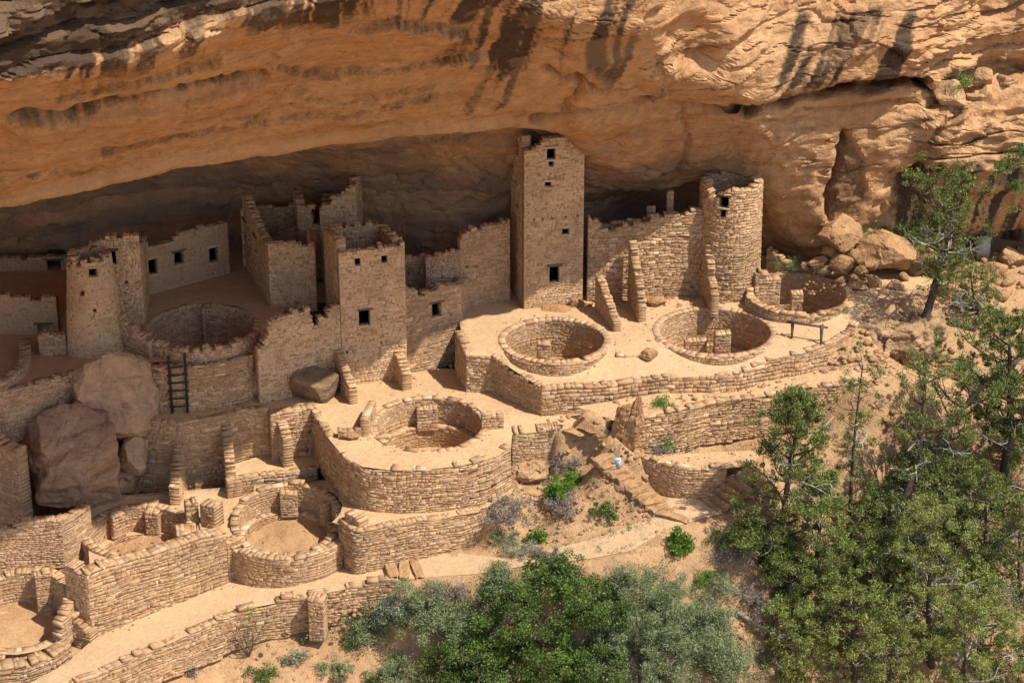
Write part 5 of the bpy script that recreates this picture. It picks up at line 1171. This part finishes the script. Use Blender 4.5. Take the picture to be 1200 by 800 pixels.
def tree(name, label, base, top, crown_r, mat='juniper', n_br=26, start=.22, dens=60, leaf=.12, trunk_r=.16, dead=0, crown_c=None, shape='cone', group=None, tuft=.34, bend=(0, 0, 0), sub=4, bark='bark', cat='tree'):
    """base, top in metres; trunk follows a bent line; limbs carry tufts of small leaves"""
    base, top = np.array(base, float), np.array(top, float); H = np.linalg.norm(top - base)
    e = empty(name, tuple(base), label, cat, group)
    tp_ = limb(base - np.array((0, 0, .3)), top, bend, 10, .03); rad = np.linspace(trunk_r, trunk_r * .22, 10).tolist(); rad[0] *= 1.35
    V_, F_ = [], []; tube(V_, F_, tp_, rad, 9); cen, spr = [], []
    for i in range(n_br):
        t = start + (1 - start) * (i + vr.uniform(0, .9)) / n_br; t = min(t, .99); k = t * 9; j = int(k); q = np.array(tp_[j]) + (np.array(tp_[min(j + 1, 9)]) - np.array(tp_[j])) * (k - j)
        u = (t - start) / (1 - start)
        prof = {'cone': (1 - u) ** .7 * .95 + .18, 'round': math.sin(math.pi * (.12 + .8 * u)) ** .7, 'open': .6 + .5 * math.sin(math.pi * u)}[shape]
        a_ = i * 2.4 + vr.uniform(-.5, .5); Lb = crown_r * prof * vr.uniform(.6, 1.12)
        d = np.array((math.cos(a_), math.sin(a_), .35 + .5 * u)); end = q + d * Lb
        pth = limb(q, end, (0, 0, -.10 * Lb), 6, .09); r0 = trunk_r * .42 * (1 - .6 * t); tube(V_, F_, pth, np.linspace(r0, r0 * .3, 6).tolist(), 6)
        for m_ in range(sub):
            tt = vr.uniform(.45, 1.0); s = np.array(pth[min(5, int(tt * 5))]); dd = d * .5 + vr.normal(size=3) * .6 + np.array((0, 0, .25)); en = s + dd * Lb * .38
            tube(V_, F_, [tuple(s), tuple((s + en) / 2 + vr.normal(size=3) * .03), tuple(en)], [r0 * .4, r0 * .25, r0 * .12], 4)
            for w_ in range(2): cen.append(en + vr.normal(size=3) * .12 * (1 + w_)); spr.append(tuft * vr.uniform(.35, .85))
        cen.append(np.array(pth[-1])); spr.append(tuft * vr.uniform(.7, 1.1))
    mesh_np('trunk', V_, F_, M[bark], e, smooth=True)
    v, f = leaves(cen, spr, int(len(cen) * dens * 1.15), leaf * .85, .36, .5); mesh_np('foliage', v, f, M[mat], e)
    for i in range(dead):
        V_, F_ = [], []; t = vr.uniform(.15, .8); q = np.array(tp_[int(t * 9)]); a_ = vr.uniform(0, 6.28); twiggy(V_, F_, q, (math.cos(a_), math.sin(a_) - .3, vr.uniform(-.2, .7)), crown_r * vr.uniform(.55, 1.05), .045, 2, 3, .35)
        mesh_np('dead_branch', V_, F_, M['deadwood'], e, smooth=True)
    return e
def bush(label, base, rx, rz, mat, n=2500, leaf=.09, clumps=26, stems=8, group=None, ry=None, name='shrub', tuft=.28, aspect=.5, twigmat='greywood', flat=.0, twigs=0):
    base = np.array(base, float); ry = ry or rx * .85
    e = empty(name, tuple(base), label, 'shrub', group)
    d = vr.normal(size=(clumps, 3)); d[:, 2] = np.abs(d[:, 2]) * .9 + .05; d /= np.linalg.norm(d, axis=1)[:, None]
    cen = base + d * vr.uniform(.12, 1.0, clumps)[:, None] ** .6 * np.array((rx, ry, rz)) * vr.uniform(.75, 1.1, clumps)[:, None]
    cen[:, 2] = np.maximum(cen[:, 2], base[2] + .08)
    spr = tuft * vr.uniform(.55, 1.25, clumps)
    V_, F_ = [], []
    for i in range(min(stems, clumps)):
        pth = limb(base - np.array((0, 0, .15)), cen[i], (0, 0, .05), 5, .07); tube(V_, F_, pth, np.linspace(.03, .008, 5).tolist(), 5)
    for i in range(twigs): twiggy(V_, F_, base + d[i % clumps] * np.array((rx, ry, rz)) * .4, d[i % clumps] + vr.normal(size=3) * .3, rx * .7, .016, 2, 3)
    mesh_np('stems', V_, F_, M[twigmat], e, smooth=True)
    v, f = leaves(cen, spr, n, leaf, aspect, .4); mesh_np('leaves', v, f, M[mat], e)
    return e
def top_at(base, px, py, dy=0.0):
    """the point above the ground at depth base.Y + dy that the pixel looks at"""
    return V(px, py, base[1] + dy)
GJ = 'junipers on the slope below the ruins'
b = T_(912, 662); tree('juniper_tree', 'dark pointed juniper standing alone right of the wide stone steps', b, top_at(b, 942, 468, .3), 2.0, 'juniper', 34, .14, 75, .13, .17, 5, shape='cone', group=GJ, bend=(-.2, 0, 0))
b = T_(893, 668); tree('juniper_tree', 'low juniper crowding the left foot of the pointed juniper', b, top_at(b, 880, 622, .2), 1.15, 'juniper', 16, .15, 75, .13, .11, 3, shape='round', group=GJ)
b = T_(955, 690); tree('juniper_tree', 'yellowish juniper at the right foot of the pointed juniper', b, top_at(b, 966, 560, .2), 1.5, 'juniper_light', 22, .12, 62, .12, .12, 5, shape='cone', group=GJ)
b = T_(995, 632); tree('juniper_tree', 'thin sparse juniper with bare grey top between two larger ones', b, top_at(b, 1011, 428, .3), .85, 'juniper', 20, .35, 42, .11, .1, 4, shape='open', group=GJ, tuft=.26, sub=2)
b = T_(1003, 668); tree('juniper_tree', 'large juniper with dark trunk leaning far to the right', b, top_at(b, 1150, 452, 1.5), 1.5, 'juniper', 22, .5, 46, .12, .34, 18, shape='open', group=GJ, bend=(.1, .2, -.3), sub=3)
b = T_(1010, 660); tree('juniper_tree', 'second leaning trunk of grey green juniper behind the first', b, top_at(b, 1085, 425, 1.8), 1.0, 'juniper', 16, .55, 44, .12, .22, 10, shape='open', group=GJ, bend=(.2, 0, -.1), sub=3)
b = T_(1075, 690); tree('juniper_tree', 'tangled grey green juniper full of bleached dead branches', b, top_at(b, 1082, 555, .8), 1.7, 'juniper', 30, .1, 50, .12, .16, 14, shape='round', group=GJ)
b = T_(1120, 640); tree('juniper_tree', 'drooping olive juniper right of the leaning trunk', b, top_at(b, 1122, 535, .6), 1.5, 'juniper', 26, .15, 48, .12, .14, 9, shape='round', group=GJ)
b = T_(1092, 780); tree('juniper_tree', 'yellow green juniper with pale twigs on the lower slope', b, top_at(b, 1098, 600, .6), 1.75, 'juniper_light', 32, .1, 58, .12, .15, 9, shape='round', group=GJ)
b = T_(1000, 815); tree('juniper_tree', 'bright low juniper beside a dry gully at the bottom', b, top_at(b, 1000, 690, .5), 1.7, 'juniper_light', 24, .08, 62, .12, .13, 6, shape='round', group=GJ)
b = T_(1168, 600); tree('juniper_tree', 'broad dense green juniper crown at the right edge of the photo', b, top_at(b, 1182, 385, .8), 2.0, 'juniper', 36, .42, 85, .13, .24, 4, shape='round', group=GJ, bend=(.3, 0, 0))
b = T_(1225, 640); tree('juniper_tree', 'juniper partly cut by the right edge below the broad crown', b, top_at(b, 1225, 470, .5), 1.7, 'juniper', 22, .15, 50, .12, .16, 6, shape='round', group=GJ)
b = T_(1205, 815); tree('juniper_tree', 'small juniper in the bottom right corner with dark limbs', b, top_at(b, 1198, 745, .5), 1.3, 'juniper', 14, .15, 50, .12, .1, 6, shape='round', group=GJ)
for k, (bx, by, tx, ty, r_, mt, lab) in enumerate(((1040, 730, 1040, 630, 1.3, 'juniper', 'dark juniper in the hollow under the leaning trunks'), (1150, 790, 1150, 690, 1.4, 'juniper_light', 'pale green juniper low at the bottom right'), (1150, 700, 1155, 560, 1.5, 'juniper', 'dull green juniper below the broad dense crown'), (930, 730, 925, 655, 1.1, 'juniper', 'low dark juniper at the foot of the shaded bank'), (1180, 540, 1185, 440, 1.4, 'juniper', 'thick juniper filling the gap under the broad dense crown'), (1045, 830, 1050, 740, 1.3, 'juniper_light', 'juniper with bright tips at the bottom edge between two larger ones'), (985, 760, 985, 640, 1.4, 'juniper', 'dark juniper filling the shaded hollow beside the pointed one'), (1030, 690, 1025, 585, 1.3, 'juniper', 'shaded juniper under the roots of the leaning trunks'), (1195, 710, 1195, 590, 1.5, 'juniper', 'dark juniper in the shade at the right edge'), (1130, 830, 1130, 720, 1.5, 'juniper_light', 'yellow green juniper at the bottom edge near the corner'), (930, 800, 930, 715, 1.0, 'juniper_light', 'low bright juniper on the lower bank'))):
    b = T_(bx, by); tree('juniper_tree', lab, b, top_at(b, tx, ty, .4), r_, mt, 20, .08, 55, .12, .12, 4, shape='round', group=GJ)
b = U(1082, 373); b = (b[0], b[1], .15); tree('juniper_tree', 'leaning juniper rooted in the dark outcrop against the cliff', b, top_at(b, 1108, 215, .7), 1.75, 'juniper', 30, .32, 52, .12, .2, 8, shape='round', bend=(.35, 0, 0))
b = T_(1090, 425); tree('juniper_tree', 'young upright juniper growing beside the trail steps', b, top_at(b, 1096, 392, .1), .35, 'oak', 10, .2, 50, .09, .05, 0, shape='cone', tuft=.2)
b = T_(1150, 372); tree('juniper_tree', 'scrubby grey juniper behind the logs on the trail', b, top_at(b, 1138, 318, .3), 1.1, 'juniper', 16, .1, 45, .11, .09, 6, shape='round')
# shrubs on the cliff
for px, py, Yq, s, lab in ((1185, 192, 6.6, .8, 'green shrub clinging to the dark stained cliff'), (1196, 175, 6.8, .6, 'smaller green shrub above another on the stained cliff'), (190, 14, -16.5, .8, 'pale green bush growing on the dark brow of the cliff'), (1130, 92, 8.3, .45, 'tuft of green weeds on the high ledge between boulders'), (1115, 97, 8.0, .35, 'small green weed beside the big tan ledge boulder'), (1192, 215, 6.8, .5, 'lowest little shrub on the stained cliff'), (1195, 352, 6.0, .7, 'dark green shrub on the trail at the right edge')):
    bush(lab, V(px, py + 8, Yq - .5), s, s * 1.0, 'oak' if py > 100 else 'grass', 900, .08, 14, 5)
bush('soft green grass clump above the boulders at the cliff foot', V(1033, 280, 6.9), 1.0, .55, 'grass', 2200, .10, 26, 4, aspect=.18, name='grass_clump')
bush('light green brush behind the large sunlit boulder', V(1068, 281, 7.3), 1.1, .7, 'grass', 2000, .10, 26, 4, aspect=.25, name='grass_clump')
bush('pale grass patch at the foot of the cliff above the small kiva', V(962, 318, 5.4), .6, .25, 'drygrass', 700, .1, 14, 2, aspect=.15, name='grass_clump'); bush('green grass patch in the shade beside the round tower', V(925, 312, 6.0), .7, .3, 'grass', 900, .1, 14, 2, aspect=.15, name='grass_clump')
# oak and sage thickets in the foreground
GO = 'leafy oak bushes below the path'
for px, py, rx, rz, n, lab in ((640, 775, 2.6, 3.6, 12000, 'largest bright green oak bush in the foreground'), (560, 790, 2.0, 2.6, 7500, 'bright green oak bush left of the largest one'), (700, 735, 1.5, 1.9, 4500, 'oak bush with open sprays beside the path bend'), (600, 715, 1.2, 1.2, 2600, 'small oak bush whose thin sprays reach over the path'), (690, 800, 1.5, 1.6, 4000, 'dark leafy oak bush at the bottom edge'), (540, 830, 1.6, 1.5, 4000, 'yellow green oak bush at the bottom left of the thicket')):
    rx, rz = rx * 1.15, rz * 1.15; bush(lab, T_(px, py), rx, rz, 'oak', int(n * 2.6), .095, int(n / 65), 14, GO, tuft=.4, aspect=.62, twigs=3)
GS = 'grey green sage bushes below the path'
for px, py, rx, rz, n, mt, lab in ((745, 760, 1.7, 2.5, 7000, 'sage', 'tall feathery grey green sage bush right of the oaks'), (800, 770, 1.8, 2.6, 7500, 'sage', 'broad feathery sage bush at the centre of the sage thicket'), (845, 785, 1.4, 1.8, 4500, 'sage', 'pale sage bush at the right edge of the sage thicket'), (770, 710, 1.2, 1.3, 3000, 'sage', 'sage bush just below the threshold stone'), (755, 815, 1.8, 1.6, 4500, 'sage', 'low sage bush at the bottom edge of the frame'), (835, 735, 1.0, 1.1, 2200, 'sage', 'small bluish sage bush near the dark shaded slope'),
                                   (430, 745, .9, 1.1, 2600, 'sage', 'rounded dull green bush beside the end of the path wall'), (500, 745, 1.45, 2.0, 6000, 'sage', 'large dull green bush under the path wall'), (462, 722, .8, .9, 1800, 'rabbit', 'silvery bush between two dull green ones under the path wall'), (540, 745, 1.0, 1.4, 3000, 'sage', 'dull green bush touching the oak thicket')):
    rx, rz = rx * 1.12, rz * 1.12; bush(lab, T_(px, py), rx, rz, mt, int(n * 2.9), .11, int(n / 60), 12, GS, tuft=.38, aspect=.28, twigs=5)
for px, py, rx, rz, n, mt, lab in ((590, 690, 1.2, .9, 2500, 'sage', 'low sage bush at the path edge above the oak bushes'), (655, 690, 1.2, 1.3, 3200, 'oak', 'leafy oak spray at the path edge above the largest oak'), (735, 690, 1.0, 1.0, 2400, 'sage', 'silver sage bush at the path edge'), (470, 800, 1.1, 1.1, 2600, 'sage', 'grey green bush low at the bottom left of the oak thicket'), (620, 835, 1.5, 1.5, 3800, 'bright', 'yellow green oak bush cut by the bottom edge'), (860, 830, 1.2, 1.2, 2600, 'sage', 'sage bush cut by the bottom edge beside the shaded bank'), (525, 700, .9, .8, 1600, 'drybush', 'dry grey bush between the dull green bush and the oaks'), (715, 790, 1.0, 1.3, 2200, 'drybush', 'dead grey bush standing among the sage'), (575, 760, .9, 1.6, 1500, 'drybush', 'dead grey stems standing among the oak bushes')):
    bush(lab, T_(px, py), rx, rz, mt, int(n * 1.8), .10, int(n / 50), 12, None, tuft=.36, aspect=.5 if mt in ('oak', 'bright') else .25, twigs=8 if mt == 'drybush' else 3)
bush('yellow green bush at the corner of the path near the stone steps', T_(795, 652), .6, 1.1, 'bright', 2000, .11, 24, 6, aspect=.6)
# mound between path and terrace
for px, py, rx, rz, n, mt, lab in ((655, 585, .75, 1.0, 1900, 'bright', 'vivid green bush on the mound below the terrace block'), (672, 566, .5, .6, 900, 'bright', 'vivid green sprig above the larger vivid bush'), (598, 612, 1.3, .9, 2600, 'drybush', 'grey dry twiggy bush on the left of the mound'), (660, 600, .9, .6, 1300, 'drybush', 'grey dry brush under the vivid green bush'), (665, 552, .9, .6, 1500, 'drybush', 'dry grey brush at the top of the mound'), (708, 608, .6, .75, 1300, 'oak', 'round green bush in the middle of the mound'),
                                  (610, 650, .8, .6, 1500, 'rabbit', 'silvery leaved bush at the lower left of the mound'), (630, 634, .45, .4, 700, 'bright', 'little vivid green weed on the lower mound'), (590, 640, .6, .6, 1000, 'sage', 'grey green weed near the path on the mound'), (652, 590, .35, .4, 500, 'rabbit', 'silvery sprig in front of the vivid green bush'), (640, 655, .6, .5, 900, 'drybush', 'dry brown brush at the foot of the mound'), (575, 590, .5, .5, 700, 'drygrass', 'pale dry grass bush beside the low retaining wall')):
    bush(lab, T_(px, py), rx, rz, mt, int(n * 1.7), .085 if mt != 'drybush' else .12, max(8, int(n / 55)), 7, None, tuft=.22, aspect=.55 if mt in ('bright', 'oak') else .2, twigs=6 if mt == 'drybush' else 0)
# ledge plants
bush('yellow green bush on the ledge beside the standing slabs', S_(776, 476), .45, .5, 'bright', 900, .08, 12, 5, aspect=.4, twigs=3); bush('green weed against the lower rubble wall on the platform', G(782, 527, -2.9), .4, .65, 'grass', 700, .09, 12, 5, aspect=.3); bush('dark dry brush at the foot of the platform weed', G(776, 533, -2.9), .5, .3, 'drybush', 500, .09, 9, 4, aspect=.2, twigs=3)
bush('patch of green weeds on the floor of the lowest kiva', (KE[0] - .3, KE[1] - .9, -6.1), .55, .4, 'grass', 500, .07, 12, 2, aspect=.3)
# lower left slope
for px, py, rx, rz, n, mt, lab in ((310, 795, .8, .7, 1800, 'oak', 'green bush on the bare slope under the path wall'), (345, 780, .6, .6, 1200, 'rabbit', 'silvery bush on the bare slope under the path wall'), (395, 790, .9, .7, 2000, 'sage', 'low grey green bush at the bottom of the bare slope'), (410, 760, .45, .5, 800, 'grass', 'thin green weed near the stone pillar'), (440, 800, .5, .4, 700, 'oak', 'small leafy weed at the bottom of the bare slope'), (355, 755, .3, .3, 400, 'sage', 'tiny grey weed close to the stone pillar'), (225, 790, .5, .3, 600, 'drybush', 'dry brown twigs on the slope beside the path wall'), (465, 775, .35, .4, 500, 'grass', 'small green weed below the large dull green bush')):
    bush(lab, T_(px, py), rx, rz, mt, n, .085, max(8, int(n / 70)), 6, None, tuft=.2, aspect=.4, twigs=4 if mt == 'drybush' else 0)
b = T_(292, 770); e = empty('dry_sapling', b, 'bare brown sapling with a small green tip beside the path wall', 'sapling')
V_, F_ = [], []
for k in range(8): twiggy(V_, F_, b, (vr.normal() * .35, vr.normal() * .2, 1), vr.uniform(.9, 2.0), .02, 2, 4, .2)
mesh_np('branches', V_, F_, M['bark'], e, smooth=True); v, f = leaves([(b[0] + .1, b[1], b[2] + 2.1), (b[0] + .15, b[1], b[2] + 1.8)], .2, 120, .07); mesh_np('leaves', v, f, M['grass'], e)
# shaded hollow at the right: dark dry brush, dead limbs
for px, py, rx, rz, n, mt, lab in ((1165, 715, 1.2, 1.6, 3000, 'drybush', 'dark grey brush in the shade at the right'), (890, 760, .7, .5, 900, 'drygrass', 'dry grass on the bank below the pointed juniper'), (880, 800, .9, .7, 1500, 'drygrass', 'dry grass tuft at the bottom of the bank'), (935, 745, .5, .5, 700, 'oak', 'small green weed on the shaded bank'), (1050, 720, 1.0, .8, 1400, 'drybush', 'heap of grey dead twigs between the lower junipers'), (855, 660, 1.1, .9, 1800, 'drybush', 'brown dry brush in the shade left of the pointed juniper'), (870, 700, 1.0, .8, 1500, 'drybush', 'dark dry brush below the wide stone steps'), (960, 735, .8, .6, 1000, 'drybush', 'dry grey twigs on the bank behind the bright low juniper'),
                                  (840, 690, 1.0, .9, 2000, 'sage', 'grey green bush at the left edge of the shaded bank'), (885, 715, .9, .7, 1400, 'drybush', 'dry brush on the shaded bank left of the fallen log'), (845, 640, .8, .6, 1200, 'oak', 'dark green bush in the shade beside the path end'), (915, 700, .8, .7, 1300, 'sage', 'grey weed clump under the pointed juniper'), (820, 680, .7, .6, 1100, 'bright', 'fresh green bush above the small bluish sage'), (900, 780, .8, .6, 1100, 'sage', 'low sage at the bottom of the bank beside the dry grass'), (1130, 440, .8, .7, 1400, 'sage', 'grey green sage at the top of the trail steps'), (1140, 455, .7, .6, 900, 'drybush', 'violet grey dry brush beside the broad juniper crown')):
    bush(lab, T_(px, py), rx, rz, mt, int(n * 1.5), .11, max(10, int(n / 55)), 7, None, tuft=.26, aspect=.2, twigs=6 if mt == 'drybush' else 0)
for (x0, y0, x1, y1, r_, lab) in ((862, 726, 936, 772, .1, 'grey fallen log lying on the bank below the pointed juniper'), (1130, 790, 1165, 745, .08, 'dark dead limb rising at the bottom right'), (1060, 800, 1042, 758, .07, 'bleached dead limb lying under the lower junipers')):
    p, q = T_(x0, y0), T_(x1, y1); o = tube_obj('dead_limb', limb((p[0], p[1], p[2] + .15), (q[0], q[1], q[2] + .25), (0, 0, .1)), np.linspace(r_, r_ * .5, 6).tolist(), M['deadwood' if 'bleached' in lab else 'greywood']); tag(o, lab, 'log')
# ground cover
gp, gs = [], []
def gregion(n, x0, x1, y0, y1, f=T_):
    for _ in range(n):
        p = f(rnd.uniform(x0, x1), rnd.uniform(y0, y1)); gp.append((p[0], p[1], p[2] + .06)); gs.append(rnd.uniform(.08, .2))
gregion(600, 560, 780, 540, 650); gregion(160, 220, 480, 735, 800); gregion(240, 850, 1200, 560, 800); gregion(60, 740, 960, 465, 485, S_); gregion(60, 980, 1100, 420, 520)
v, f = leaves(gp, gs, 16000, .13, .09, 1.2); tag(mesh_np('dry_grass', v, f, M['drygrass']), 'thin dry grass scattered over the slopes', 'grass', kind='stuff')
gp, gs = [], []
gregion(90, 850, 1200, 600, 800); gregion(60, 560, 760, 550, 650)
v, f = leaves(gp, gs, 2600, .10, .35, .8); tag(mesh_np('weeds', v, f, M['sage']), 'small green weeds scattered over the slopes', 'weeds', kind='stuff')
V_, F_ = [], []
for _ in range(150):
    p = T_(rnd.uniform(850, 1200), rnd.uniform(560, 800)); twiggy(V_, F_, (p[0], p[1], p[2] + .02), (vr.normal(), vr.normal(), .25), vr.uniform(.3, .9), .014, 1, 3, .3)
tag(mesh_np('fallen_twigs', V_, F_, M['greywood'], smooth=True), 'litter of fallen twigs under the junipers', 'twigs', kind='stuff')
